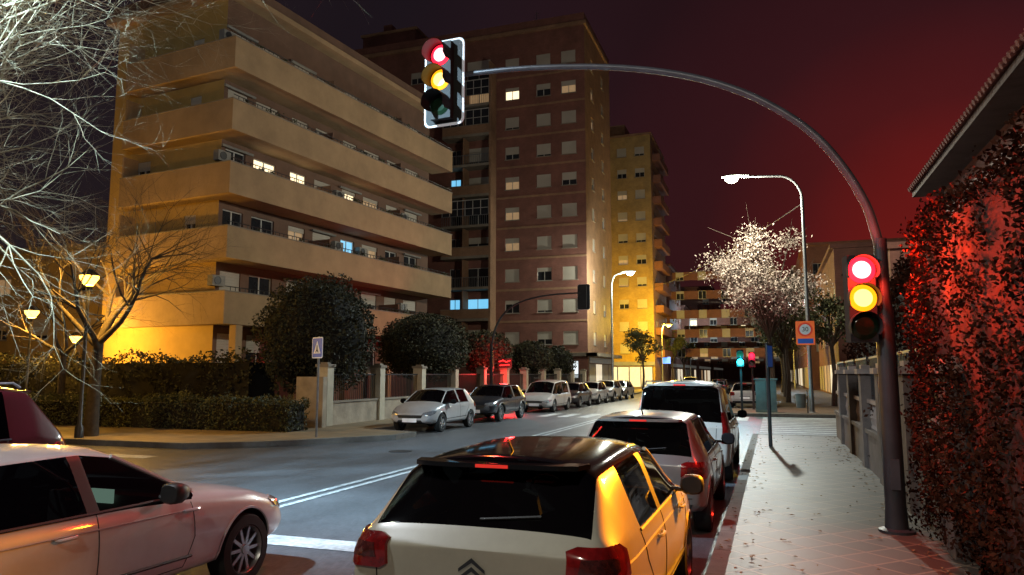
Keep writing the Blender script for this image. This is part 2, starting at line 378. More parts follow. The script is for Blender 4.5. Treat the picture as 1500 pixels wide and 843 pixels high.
def leafmesh(name,pts,size,mat,parent=None):
    n=len(pts); a=np.random.normal(0,1,(n,3)); a/=np.linalg.norm(a,axis=1)[:,None]
    b=np.random.normal(0,1,(n,3)); b-= (a*b).sum(1)[:,None]*a; b/=np.linalg.norm(b,axis=1)[:,None]
    s=size*np.random.uniform(.6,1.3,(n,1))
    V=np.stack([pts-a*s*.5,pts+b*s*.28,pts+a*s*.5,pts-b*s*.28],1).reshape(-1,3)
    F=np.arange(n*4).reshape(-1,4)
    me=bpy.data.meshes.new(name); me.from_pydata(V.tolist(),[],F.tolist()); me.materials.append(_M[mat]); me.update()
    o=bpy.data.objects.new(name,me); COL.objects.link(o)
    if parent: o.parent=parent
    return o
pts=[]
for zt in bands:
    for _ in range(12):
        cx=random.uniform(.5,LB-.5); r=random.uniform(.12,.32); n=60
        q=np.random.normal(0,1,(n,3)); q/=np.linalg.norm(q,axis=1)[:,None]; q*=np.random.rand(n,1)**.4*r
        pts.append(q+np.array([cx,.22,zt+.12]))
leafmesh('balcony_plants',np.concatenate(pts),.12,'leaf_hedge',E)

E=empty('apartment_building',(-54,35,0),0)
mb=MB(); wins=[]
for fl in range(3):
    for i in range(5):
        wins.append((1.5+i*3.6,2.9+i*3.6,1.2+fl*3,2.5+fl*3,random.choice(['pane','pane','pane','lit_dim']),random.choice([.2,.5,1,.8])))
facade(mb,0,20,0,9.9,wins,'wall_ochre'); mb.box(0,20,.3,10,0,9.8,'wall_ochre'); mb.box(-.3,20.3,-.4,10,9.9,10.2,'concrete')
mb.build('walls',E)

# ---- tall brick tower
E=empty('brick_apartment_tower',(-15.8,66,0),0)
mb=MB(); H=35.3
wins=[]
rows=[5.3+3*k for k in range(10)]
for r in rows:
    for X in (-23.1,-19.9,-17.4):
        k='pane'; s=random.choice([1,1,1,.85,.6,.45,1,.3])
        if (r,X) in ((rows[8],-23.1),): k='lit_warm'; s=.3
        elif random.random()<.06: k='lit_dim'; s=.4
        wins.append((X+15.8-.72,X+15.8+.72,r-.6,r+.62,k,s))
    for X in (-33.5,-37.5,-41,-44):
        wins.append((X+15.8-.7,X+15.8+.7,r-.6,r+.62,random.choice(['pane','pane','lit_dim']),random.choice([1,.5,0])))
    k='pane'
    if abs(r-20.3)<.1 or abs(r-8.3)<.1: k='lit_blue'
    wins.append((-29.6+15.8,-28.5+15.8,r-1.1,r+.9,k,0))
    wins.append((-27.9+15.8,-25.4+15.8,r-1.1,r+.9,'lit_blue' if abs(r-8.3)<.1 else random.choice(['pane','pane','pane','lit_dim']),random.choice([.3,.5,0,.7])))
wins.append((-17.8+15.8,-16.7+15.8,1.6,3.2,'lit_white',0)); wins.append((-21+15.8,-19.5+15.8,1.6,3.2,'pane',.5))
facade(mb,-32,0,0,H,wins,'brick_red',depth=.16)
mb.M=tf(Vector((0,0,0)),(0,1,0)); sw=[]
for r in rows:
    for X in (3.0,7.6): sw.append((X-.55,X+.55,r-.6,r+.62,random.choice(['pane','pane','lit_dim']),random.choice([1,.5,.3])))
facade(mb,0,11.5,0,H,sw,'brick_tan',depth=.16)
mb.M=Matrix.Identity(4)
mb.quad((0,11.5,0),(-32,11.5,0),(-32,11.5,H),(0,11.5,H),'brick_red'); mb.quad((-32,11.5,0),(-32,0,0),(-32,0,H),(-32,11.5,H),'brick_red')
mb.box(-32.2,.2,-.25,11.7,H,H+.35,'brick_tan'); mb.box(-32,0,-.05,11.5,H+.35,H+1.2,'brick_red'); 
mb.box(-26,-19.5,3,9,H+1.2,H+4,'brick_red'); mb.box(-26.2,-19.3,2.8,9.2,H+4,H+4.25,'brick_tan')
mb.box(-24,-23,4,5,H+4.25,H+5.6,'brick_red')
mb.box(-9.15,-8.95,-1.5,-.01,3.2,H-3,'brick_tan')
for r in rows[:-1]:
    x0,x1=-14.1,-9.15
    mb.box(x0,x1,-1.45,-.01,r-1.35,r-1.17,'concrete')
    mb.box(x0,x1,-1.5,-1.452,r-1.35,r-1.1,'concrete')
    if int(r)%2: 
        for i in range(26): xx=x0+.05+i*(x1-x0-.1)/25; mb.box(xx-.015,xx+.015,-1.43,-1.40,r-1.17,r-.2,'metal_grey')
        mb.box(x0,x1,-1.45,-1.38,r-.2,r-.15,'metal_grey')
    else:
        mb.box(x0,x1,-1.45,-1.36,r-1.17,r-.25,'brick_tan'); mb.box(x0,x1,-1.48,-1.33,r-.25,r-.2,'concrete')
    mb.box(x0+2.2,x0+2.3,-1.4,-.01,r-1.17,r+1.6,'brick_tan')
    if r in (rows[7],rows[8],rows[4]):
        for i in range(7): xx=x0+.05+i*(x1-x0-.1)/6; mb.box(xx-.03,xx+.03,-1.42,-1.37,r-.15,r+1.3,'frame_w')
        mb.box(x0,x1,-1.43,-1.36,r+1.3,r+1.38,'frame_w'); mb.box(x0,x1,-1.42,-1.37,r+.5,r+.55,'frame_w')
        mb.quad((x0,-1.395,r-.15),(x1,-1.395,r-.15),(x1,-1.395,r+1.3),(x0,-1.395,r+1.3),'pane')
for r in rows: mb.box(-8.9,-.003,-.03,-.002,r-1.5,r-1.3,'brick_tan')
mb.box(-8,.9,-.9,-.05,3.6,3.9,'concrete'); mb.M=tf(Vector((0,0,0)),(0,1,0)); mb.box(-.9,11.5,-.9,-.05,3.6,3.9,'concrete')
for i in range(4): mb.box(.4+i*2.8,2.8+i*2.8,-.06,-.01,.3,2.9,'shutter' if i!=1 else 'shop_warm')
mb.box(.4,11.2,-.12,-.06,3.0,3.5,'shop_fascia')
mb.M=Matrix.Identity(4)
for a in ((-22,5),(-6,4),(-3,8)):
    mb.tube([(a[0],a[1],H+1),(a[0],a[1],H+4.2)],.03,5,'metal_grey')
    for k in range(5): mb.tube([(a[0]-.5+.05*k,a[1],H+3+.25*k),(a[0]+.5-.05*k,a[1],H+3+.25*k)],.015,4,'metal_grey')
mb.build('walls',E)

# ---- second tower
E=empty('brick_apartment_tower',(-14.6,98.7,0),0)
mb=MB(); H=34.5; wins=[]
for k in range(10):
    r=5.3+3*k
    for X in (-3.95,-1.5,-7.5,-10.5): wins.append((X-.65,X+.65,r-.6,r+.62,random.choice(['pane','pane','pane','lit_dim']),random.choice([1,1,.8,.5])))
facade(mb,-13,0,0,H,wins,'brick_lamp_yellow',depth=.16)
mb.M=tf(Vector((0,0,0)),(0,1,0)); sw=[]
for k in range(10):
    r=5.3+3*k
    for X in (3,8): sw.append((X-.9,X+.9,r-1,r+.8,'pane',random.choice([1,.5,.3])))
facade(mb,0,13,0,H,sw,'brick_tan',depth=.16)
for k in range(10): mb.box(1.5,10,-1.1,-.02,4.2+3*k,5.2+3*k,'brick_red')
mb.M=Matrix.Identity(4)
mb.box(-13,-.2,.2,12.8,0,H-.1,'brick_tan'); mb.box(-13.2,.2,-.2,13,H,H+.3,'brick_tan'); mb.box(-9,-4,3,9,H+.3,H+2.8,'brick_tan')
mb.box(-13,0,-.25,-.02,3.1,3.6,'shop_fascia'); mb.box(-6.5,-.3,-.1,-.02,.3,2.9,'shop_warm'); 
for i in range(5): mb.box(-6.5+i*1.55-.06,-6.5+i*1.55+.06,-.16,-.1,.3,2.9,'metal_dark')
mb.build('walls',E)
def block(x0,x1,y0,y1,h,mat,lit=.2,face=1,name='apartment_block'):
    E=empty(name,(x1 if face>0 else x0,y0,0),0); mb=MB()
    D=y1-y0;W=x1-x0
    def wn(Ln,dens=3.0):
        o=[]
        n=int(Ln/dens); k=int((h-4)/3)
        for i in range(n):
            for j in range(k):
                o.append(((i+.5)*Ln/n-.6,(i+.5)*Ln/n+.6,4.6+3*j,5.9+3*j,'lit_dim' if random.random()<lit*.5 else ('lit_warm' if random.random()<lit*.08 else 'pane'),random.choice([1,.6,.3,0])))
        return o
    if face>0:
        mb.M=tf(Vector((0,0,0)),(0,1,0)); facade(mb,0,D,0,h,wn(D),mat,depth=.12)
        mb.M=Matrix.Identity(4); facade(mb,-W,0,0,h,wn(W),mat,depth=.12)
        mb.box(-W,-.25,.25,D,0,h-.1,mat); mb.box(-W-.1,.3,-.3,D+.1,h,h+.35,mat)
        mb.M=tf(Vector((0,0,0)),(0,1,0)); mb.box(.1,D,-.12,-.02,3.1,3.6,'shop_fascia')
        for i in range(int(D/4)): mb.box(.6+i*4,3.4+i*4,-.06,-.01,.3,2.8,random.choice(['shop_warm','metal_dark','shutter','lit_dim']))
        mb.M=Matrix.Identity(4)
    else:
        mb.M=tf(Vector((0,D,0)),(0,-1,0)); facade(mb,0,D,0,h,wn(D),mat,depth=.12)
        for i in range(int(D/4)): mb.box(.6+i*4,3.4+i*4,-.06,-.01,.3,2.8,random.choice(['shop_warm','metal_dark','shutter','lit_dim']))
        mb.M=Matrix.Identity(4); facade(mb,0,W,0,h,wn(W),mat,depth=.12)
        mb.box(.25,W,.25,D,0,h-.1,mat); mb.box(-.3,W+.1,-.3,D+.1,h,h+.35,mat)
    mb.build('walls',E)
block(-32,-15,118,134,19,'brick_red'); block(-32,-14.8,136,156,14,'brick_red',.3); block(-32,-14.5,160,190,20,'brick_red',.3); block(-32,-14,194,230,24,'brick_red',.3)
block(6.5,25,46,62,9,'brick_red',.15,-1); block(5,22,64,90,12,'brick_red',.2,-1); block(4,22,93,130,17,'brick_red',.3,-1); block(4,22,134,200,20,'brick_tan',.3,-1)
block(-25,20,262,280,22,'brick_red',.3)

# ---- house at right
E=empty('brick_house',(4.9,7.0,0),0)
mb=MB(); mb.M=tf(Vector((0,17,0)),(0,-1,0)); wins=[]
for i in range(4):
    for z in (1.2,4.4): wins.append((1.6+i*4,2.9+i*4,z+.2,z+1.7,'pane' ,random.choice([.5,1,.3])))
facade(mb,0,17,0,7.3,wins,'brick_red')
mb.M=Matrix.Identity(4)
mb.box(.25,10,.2,17,0,7.2,'brick_red')
mb.box(-.7,10.7,-.7,17.7,7.3,7.45,'stone_dark')
mb.add([(-.75,-.75,7.46),(10.75,-.75,7.46),(10.75,17.75,7.46),(-.75,17.75,7.46),(5,4,9.6),(5,13,9.6)],[(0,1,4),(1,2,5,4),(2,3,5),(3,0,4,5)],'tile_roof')
k=0
while k<18.4: mb.tube([(-.82,-.7+k,7.5),(-.2,-.7+k,7.78)],.07,6,'tile_roof'); k+=.24
mb.box(-1.1,0,10,14,4.0,4.16,'stone'); 
for i in range(21): mb.box(-1.08,-1.05,10.05+i*.195,10.08+i*.195,4.16,5.05,'frame_w')
mb.box(-1.1,-1.02,10,14,5.05,5.1,'frame_w')
mb.build('walls',E)

# ------------------------------------------------------------------ vegetation
def ellipsoid_pts(c,R,n,shell=.35,seed=0,nf=2.2,amp=.16):
    q=np.random.normal(0,1,(n,3)); q/=np.linalg.norm(q,axis=1)[:,None]
    out=[]
    rr=1-np.random.rand(n)**1.6*shell
    for i in range(n):
        d=q[i]; k=1+amp*noise.noise(Vector(d*nf)+Vector((seed,0,0)))*2+ .05*noise.noise(Vector(d*9)+Vector((seed,3,0)))*2
        out.append((c[0]+d[0]*R[0]*rr[i]*k,c[1]+d[1]*R[1]*rr[i]*k,c[2]+d[2]*R[2]*rr[i]*k))
    return np.array(out)
def core(mb,c,R,mat='leaf_core',seed=0,amp=.16,nf=2.2):
    n=14;m=18;vs=[];fs=[]
    for i in range(n+1):
        t=math.pi*i/n
        for j in range(m):
            a=2*math.pi*j/m; d=Vector((math.sin(t)*math.cos(a),math.sin(t)*math.sin(a),math.cos(t)))
            k=1+amp*noise.noise(d*nf+Vector((seed,0,0)))*2
            vs.append((c[0]+d.x*R[0]*k,c[1]+d.y*R[1]*k,c[2]+d.z*R[2]*k))
    for i in range(n):
        for j in range(m): fs.append((i*m+j,(i+1)*m+j,(i+1)*m+(j+1)%m,i*m+(j+1)%m))
    mb.add(vs,fs,mat)
def round_tree(loc,R,zc,n,size,seed,amp=.1):
    E=empty('clipped_tree',(loc[0],loc[1],.15))
    mb=MB(); mb.tube([(0,0,0),(.05,0,zc*.5),(0,0,zc)],[.16,.13,.1],8,'bark_dark'); 
    for i in range(5):
        a=i*1.26; mb.tube([(0,0,zc-R[2]*.9),(math.cos(a)*R[0]*.5,math.sin(a)*R[1]*.5,zc)],[.07,.03],5,'bark_dark')
    mb.build('trunk',E,True)
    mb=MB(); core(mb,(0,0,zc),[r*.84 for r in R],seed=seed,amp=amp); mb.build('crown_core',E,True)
    leafmesh('leaves',ellipsoid_pts((0,0,zc),R,n,.24,seed,amp=amp),size,'leaf_dark',E)
round_tree((-16.7,24.8),(2.3,2.2,2.35),3.35,17000,.12,1)
round_tree((-16.7,34.2),(2.3,2.5,1.7),3.2,13000,.14,2,.06)
round_tree((-16.7,42.5),(1.7,2.1,1.3),3.2,5500,.17,3,.06)
round_tree((-16.2,50.5),(1.5,1.9,1.3),2.9,4500,.18,4,.08)
round_tree((-16.2,57),(1.4,1.8,1.2),2.8,3500,.2,5)
def hedge(name,x0,x1,y0,y1,h,n,size,mat='leaf_hedge',seed=0,z0=.15,jit=.12):
    E=empty(name,(0,0,0)); mb=MB()
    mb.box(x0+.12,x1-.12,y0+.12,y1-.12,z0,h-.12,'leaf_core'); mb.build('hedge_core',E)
    dx,dy,dz=x1-x0,y1-y0,h-z0
    A=np.array([dx*dz,dx*dz,dy*dz,dy*dz,dx*dy]); A=A/A.sum(); f=np.random.choice(5,n,p=A); u=np.random.rand(n,3)
    P=u*np.array([dx,dy,dz])+np.array([x0,y0,z0])
    P[f==0,1]=y0; P[f==1,1]=y1; P[f==2,0]=x0; P[f==3,0]=x1; P[f==4,2]=h
    P+=np.random.normal(0,.05,P.shape)
    for i in range(n):
        k=noise.noise(Vector(P[i])*.9+Vector((seed,0,0)))*jit*2+noise.noise(Vector(P[i])*3)*jit
        if f[i]==0: P[i,1]-=k
        elif f[i]==1: P[i,1]+=k
        elif f[i]==2: P[i,0]-=k
        elif f[i]==3: P[i,0]+=k
        else: P[i,2]+=k
    leafmesh('leaves',P,size,mat,E)
hedge('hedge',-27,-14.6,20.2,21.3,1.12,16000,.09,seed=1)
hedge('hedge',-42,-18.6,23.2,25.0,2.55,16000,.14,'leaf_dark',seed=2,jit=.3)
hedge('hedge',2.2,3.6,10.3,24,3.6,30000,.09,'leaf_right',seed=3,jit=.22)
hedge('hedge',1.7,3.4,2.2,10.2,3.75,80000,.055,'leaf_right',seed=4,jit=.16)
# fallen leaves along the kerb and fence
P=[]
for i in range(420):
    if random.random()<.5: P.append((random.gauss(1.5,.12),random.uniform(4,24),.163))
    elif random.random()<.5: P.append((random.gauss(-.42,.15),random.uniform(4,24),.166))
    else: P.append((random.uniform(-.4,1.6),random.uniform(4,24),.162))
V=[];F=[]
for (x_,y_,z_) in P:
    a=random.random()*6.28; s=random.uniform(.02,.045); o_=len(V)
    for k,(rr,h_) in enumerate(((1,.0),(.5,.012),(1,.004),(.5,.01))):
        V.append((x_+math.cos(a+k*1.57)*s*rr,y_+math.sin(a+k*1.57)*s*rr,z_+h_))
    F.append((o_,o_+1,o_+2,o_+3))
me=bpy.data.meshes.new('fallen_leaves'); me.from_pydata(V,[],F); me.materials.append(_M['dry_leaf']); o=bpy.data.objects.new('fallen_leaves',me); COL.objects.link(o)

def grow(mb,p,d,Ln,r,lvl,mx,rng,up,mat,kids,jit=.22):
    ns=6 if lvl<2 else (4 if lvl<mx else 3)
    path=[p.copy()];rad=[r];dd=d.copy();nodes=[]
    for i in range(ns):
        dd=(dd+Vector((rng.gauss(0,1),rng.gauss(0,1),rng.gauss(0,1)))*jit*.55+Vector((0,0,up))).normalized()
        p=p+dd*(Ln/ns); path.append(p.copy()); rad.append(r*(1-.72*(i+1)/ns)); nodes.append((p.copy(),dd.copy(),rad[-1]))
    sides=8 if lvl==0 else (6 if lvl==1 else (4 if lvl<4 else 3))
    mb.tube(path,rad,sides,mat,cap=False)
    if lvl<mx:
        K=kids[lvl]
        for j in range(K):
            t=(j+.8+rng.random()*.4)/(K+.3); t=.25+.75*t if lvl>0 else .45+.55*t
            i=min(ns-1,int(t*ns)); q,qd,qr=nodes[i]
            ax=qd.orthogonal().normalized(); ax.rotate(Matrix.Rotation(rng.random()*6.28+j*2.4,3,qd))
            an=math.radians(rng.uniform(25,55)); nd=(qd*math.cos(an)+ax*math.sin(an)).normalized()
            grow(mb,q,nd,Ln*rng.uniform(.42,.68),max(qr*.85,r*.35)*.75,lvl+1,mx,rng,up,mat,kids,jit)
def bare_tree(loc,trunk,r,mx,seed,up,mat,kids,lean=(0,0),limbs=None,jit=.22):
    rng=random.Random(seed); mb=MB()
    tp=Vector((lean[0],lean[1],trunk))
    mb.tube([(0,0,0),(lean[0]*.3,lean[1]*.3,trunk*.5),tp],[r*1.35,r,r*.85],9,mat)
    for d,Ln in limbs:
        grow(mb,tp-Vector((0,0,rng.uniform(0,.3))),Vector(d).normalized(),Ln,r*.6,1,mx,rng,up,mat,kids,jit)
    return mb.build('bare_tree',None,True,loc=(loc[0],loc[1],.15),sharp=80)
bare_tree((-19.4,17.1),2.9,.17,5,11,.04,'bark_dark',[0,7,6,5,4,0],(0.1,0),limbs=[((.9,.1,.55),3.4),((-.9,.2,.5),3.4),((.3,-.8,.8),3),((-.4,.7,.9),3.2),((.5,.4,1.2),3),((-.6,-.5,1),3.2),((.1,.1,1.3),3.2)],jit=.26)
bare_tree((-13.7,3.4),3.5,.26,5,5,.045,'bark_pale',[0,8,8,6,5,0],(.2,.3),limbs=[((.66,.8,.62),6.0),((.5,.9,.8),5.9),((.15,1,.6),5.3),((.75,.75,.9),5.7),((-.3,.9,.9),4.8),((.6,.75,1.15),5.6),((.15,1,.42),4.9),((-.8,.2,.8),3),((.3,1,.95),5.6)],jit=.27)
bare_tree((-27,22.3),2.6,.14,5,21,.04,'bark_dark',[0,5,5,4,3,0],limbs=[((.9,.1,.7),2.8),((-.9,.2,.7),2.8),((.3,-.8,.8),2.6),((0,.2,1.3),2.8)])
def leafy_tree(name,loc,trunk,R,zc,n,size,mat,seed,clumps=14):
    rng=random.Random(seed); E=empty(name,(loc[0],loc[1],.15)); mb=MB(); 
    mb.tube([(0,0,0),(.1,0,trunk*.5),(0,.1,trunk)],[.17,.13,.11],8,'bark_dark'); P=[]
    for i in range(clumps):
        d=Vector((rng.gauss(0,1),rng.gauss(0,1),rng.gauss(0,.9))).normalized()*rng.uniform(.45,.85)
        c=Vector((d.x*R[0],d.y*R[1],zc+d.z*R[2]))
        mb.tube([(0,.1,trunk-.2),tuple(c*.5+Vector((0,0,trunk*.5+.3))),tuple(c)],[.07,.04,.015],5,'bark_dark')
        rr=rng.uniform(.35,.6)*min(R)*.8
        P.append(ellipsoid_pts(c,(rr,rr,rr*.8),n//clumps,.95,seed+i,3,.3))
        for j in range(5):
            e_=c+Vector((rng.gauss(0,.5),rng.gauss(0,.5),rng.gauss(0,.5)))*rr*1.4; mb.tube([tuple(c),tuple(e_)],[.02,.006],3,'bark_dark',False)
    mb.build('trunk',E,True); leafmesh('leaves',np.concatenate(P),size,mat,E)
leafy_tree('street_tree',(-0.1,43.5),4.0,(3.4,3.0,3.1),7.3,16000,.14,'leaf_pale',31,36)
leafy_tree('street_tree',(0.9,52),3.6,(2.4,2.4,2.3),6,4000,.2,'leaf_hedge',32)
leafy_tree('street_tree',(3.3,47),3.6,(2.2,2.2,2.3),5.4,4000,.2,'leaf_hedge',42)
leafy_tree('street_tree',(0.9,64),3.6,(2.4,2.4,2.3),6,3000,.25,'leaf_hedge',33)
leafy_tree('street_tree',(-13.8,84),3.4,(2,2,2.3),5.2,3000,.25,'leaf_hedge',34)
leafy_tree('street_tree',(-13.8,110),3.4,(2.2,2.2,2.6),6.2,2500,.3,'leaf_hedge',35)
leafy_tree('street_tree',(-13.8,125),3.4,(2.2,2.2,2.6),6.2,2500,.3,'leaf_hedge',36)
leafy_tree('street_tree',(0.9,80),3.4,(2.2,2.2,2.6),6.2,2500,.3,'leaf_hedge',37)
leafy_tree('street_tree',(3.6,27.2),3.2,(1.5,1.5,1.5),4.6,4500,.14,'leaf_right',38)
leafy_tree('street_tree',(5.5,33),3.2,(2,2,2),4.6,4500,.16,'leaf_right',39)

# ------------------------------------------------------------------ fences
E=empty('stone_wall_fence',(0,0,0)); mb=MB()
mb.box(-15.4,-15.15,23.3,62,.15,.95,'stone'); mb.box(-15.45,-15.1,23.3,62,.95,1.02,'concrete')
for y in (23.2,27,30.8,34.6,38.5,42.3,46,50,54,58,62):
    mb.box(-15.5,-15.05,y-.2,y+.2,.15,2.25,'cream'); mb.box(-15.55,-15,y-.25,y+.25,2.25,2.35,'concrete'); mb.box(-15.42,-15.12,y-.12,y+.12,2.35,2.42,'concrete')
y=23.5
while y<62: mb.box(-15.29,-15.27,y-.01,y+.01,1.02,2.0,'iron_black'); y+=.14
mb.box(-15.3,-15.26,23.4,62,1.95,2.0,'iron_black')
mb.box(-15.9,-14.8,22.35,22.6,.15,1.9,'stone')
mb.build('wall',E)
E=empty('stone_wall_fence',(0,0,0)); mb=MB()
mb.box(1.72,1.97,9.5,24.2,.15,.85,'stone_dark'); mb.box(1.68,2.01,9.5,24.2,.85,.93,'stone_dark')
y=8.9
while y<24.3:
    mb.box(1.66,2.03,y-.2,y+.2,.15,2.0,'stone_dark'); mb.box(1.6,2.09,y-.26,y+.26,2.0,2.1,'balustrade'); mb.box(1.69,2.0,y-.17,y+.17,2.1,2.18,'balustrade')
    yy=y+.35
    while yy<y+2.4:
        mb.lathe([(.05,.93),(.035,1.0),(.065,1.15),(.03,1.35),(.05,1.42)],(1.845,yy,0),(0,0,1),8,'balustrade'); yy+=.21
    mb.box(1.76,1.93,y+.2,y+2.4,1.42,1.5,'balustrade')
    yy=y+.3
    while yy<y+2.4: mb.box(1.835,1.855,yy-.01,yy+.01,1.5,2.35,'iron_black'); yy+=.14
    mb.box(1.83,1.86,y+.2,y+2.4,2.3,2.34,'iron_black')
    y+=2.6
mb.build('wall',E)

# ------------------------------------------------------------------ signals
def sig_head(mb,c,rz,sc=1,lit=(1,1,0),plate=True,lr=.15,lens=('lens_red','lens_amber','lens_off')):
    sv=mb.M; mb.M=sv@Matrix.Translation(c)@Matrix.Rotation(rz,4,'Z')@Matrix.Scale(sc,4)
    if plate:
        M0=mb.M; R=Matrix.Rotation(math.radians(90),4,'X')
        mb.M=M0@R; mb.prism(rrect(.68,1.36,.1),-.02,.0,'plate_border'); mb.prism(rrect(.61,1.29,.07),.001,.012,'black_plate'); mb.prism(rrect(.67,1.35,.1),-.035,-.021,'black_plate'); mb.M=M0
    if plate: mb.box(-.17,.17,-.12,-.013,-.6,.6,'black_plate'); mb.box(-.17,.17,.036,.12,-.6,.6,'black_plate')
    else: mb.box(-.18,.18,-.14,.1,-.6,.6,'black_plate')
    for i,z in enumerate((.39,0,-.39)):
        yy=-.12 if plate else -.14
        mt=lens[i] if lit[i] else 'lens_off'
        mb.lathe([(lr*.66,.024),(lr,.0)],(0,yy-.003,z),(0,-1,0),24,mt)
        mb.lathe([(0,.03),(lr*.66,.024)],(0,yy-.003,z),(0,-1,0),24,mt+'_hot' if lit[i] and mt!='lens_cyan' else mt)
        vs=[];fs=[];n=16; vl=.26 if plate else .14
        for r_,l_ in ((lr+.012,0),(lr+.02,vl)):
            for k in range(n+1):
                a=math.radians(-30+240*k/n); vs.append((r_*math.cos(a),yy-l_*(1 if k not in(0,n) else .6),z+r_*math.sin(a)-l_*.08))
        for k in range(n): fs.append((k,k+1,n+2+k,n+1+k))
        mb.add(vs,fs,'black_plate' if not lit[i] else 'trim')
        vs2=[(x*1.03,y,z+(zz-z)*1.03) for x,y,zz in vs]; mb.add(vs2,[f[::-1] for f in fs],'black_plate')
    mb.M=sv
E=empty('traffic_signal',(1.31,9.97,.15)); mb=MB()
mb.lathe([(.2,0),(.2,.03),(.13,.05),(.115,.3),(.105,2.6),(.08,2.75),(.075,3.5)],(0,0,0),(0,0,1),20,'metal_dark')
arm=[(0,3.3),(-.05,3.6),(-.14,3.95),(-.35,4.4),(-.65,4.85),(-1.03,5.22),(-1.55,5.58),(-2.2,5.88),(-2.95,6.1),(-3.77,6.25),(-4.7,6.35),(-5.5,6.38),(-5.95,6.38)]
def crom(P,k=4):
    out=[]
    for i in range(len(P)-1):
        p0=P[max(i-1,0)];p1=P[i];p2=P[i+1];p3=P[min(i+2,len(P)-1)]
        for j in range(k):
            t=j/k; out.append(tuple(.5*((2*b)+(-a+c)*t+(2*a-5*b+4*c-d)*t*t+(-a+3*b-3*c+d)*t**3) for a,b,c,d in zip(p0,p1,p2,p3)))
    out.append(P[-1]); return out
am=crom(arm); mb.tube([(a,0,z) for a,z in am],list(np.linspace(.062,.036,len(am))),12,'mast_metal')
mb.box(-5.98,-5.75,-.04,.04,6.0,6.42,'metal_dark')
mb.box(-.05,.05,-.125,-.1,.5,.85,'mast_metal')
sig_head(mb,(-5.87,-.08,6.26),math.radians(-4),1,(1,1,0),lr=.16)
sig_head(mb,(-.27,-.05,2.76),math.radians(10),.88,(1,1,0),plate=False,lr=.185)
mb.box(-.14,0,-.03,.03,2.95,3.0,'metal_dark'); mb.box(-.14,0,-.03,.03,2.45,2.5,'metal_dark')
mb.build('mast',E,True,sharp=40)
light('red_lamp_light',(-.29,-.36,3.1),1200,(1,.04,.01),E,.13,'SPOT',120,(.42,-1,.0),.6); light('red_lamp_light',(-.29,-.36,3.1),260,(1,.03,.012),E,.13)
light('amber_lamp_light',(-.29,-.36,2.76),4200,(1,.34,.012),E,.13,'SPOT',46,(-2.1,-4.3,-2.0),.8)
light('red_lamp_light',(-5.87,-.5,6.65),600,(1,.04,.03),E,.14,'SPOT',150,(0,-1,-.4)); light('amber_lamp_light',(-5.87,-.5,6.26),30,(1,.5,.03),E,.14,'SPOT',150,(0,-1,-.4))
E=empty('traffic_signal',(-14.5,38,.15)); mb=MB()
mb.lathe([(.15,0),(.1,.05),(.09,2.6),(.07,3.5)],(0,0,0),(0,0,1),12,'metal_dark')
arm2=crom([(0,3.3),(.06,3.7),(.3,4.5),(.8,5.2),(1.6,5.7),(2.8,6.0),(4.0,6.1),(5.2,6.12)],3)
mb.tube([(a,0,z) for a,z in arm2],list(np.linspace(.07,.04,len(arm2))),8,'metal_dark')
sig_head(mb,(5.2,.08,5.9),math.pi,1,(1,0,0)); sig_head(mb,(-.1,.3,2.4),math.radians(180),.6,(1,0,0),plate=False)
mb.build('mast',E,True,sharp=40)
def ped(loc,rz,lit,name='pedestrian_signal'):
    E=empty(name,loc,rz); mb=MB(); mb.lathe([(.12,0),(.06,.03),(.05,3.0),(0,3.02)],(0,0,0),(0,0,1),10,'metal_dark')
    mb.box(-.16,.16,-.3,-.06,2.2,3.0,'black_plate')
    for z,on,m in ((2.79,lit=='r','lens_red'),(2.41,lit=='g','lens_cyan')):
        mb.lathe([(0,.03),(.15,.0)],(0,-.302,z),(0,-1,0),14,m if on else 'lens_off')
        vs=[];n=10
        for r_,l_ in ((.155,0),(.16,.14)):
            for k in range(n+1):
                a=math.radians(180*k/n); vs.append((r_*math.cos(a),-.3-l_,z+r_*math.sin(a)))
        mb.add(vs,[(k,k+1,n+2+k,n+1+k) for k in range(n)],'black_plate')
    mb.build('post',E,True); return E
e_=ped((-1.45,37.6,.15),0,'g'); light('green_lamp_light',(0,-.6,2.43),110,(.03,.8,1),e_,.1)
e_=ped((-1.0,41,.15),0,'r'); light('red_lamp_light',(0,-.6,2.8),120,(1,.02,.08),e_,.1)

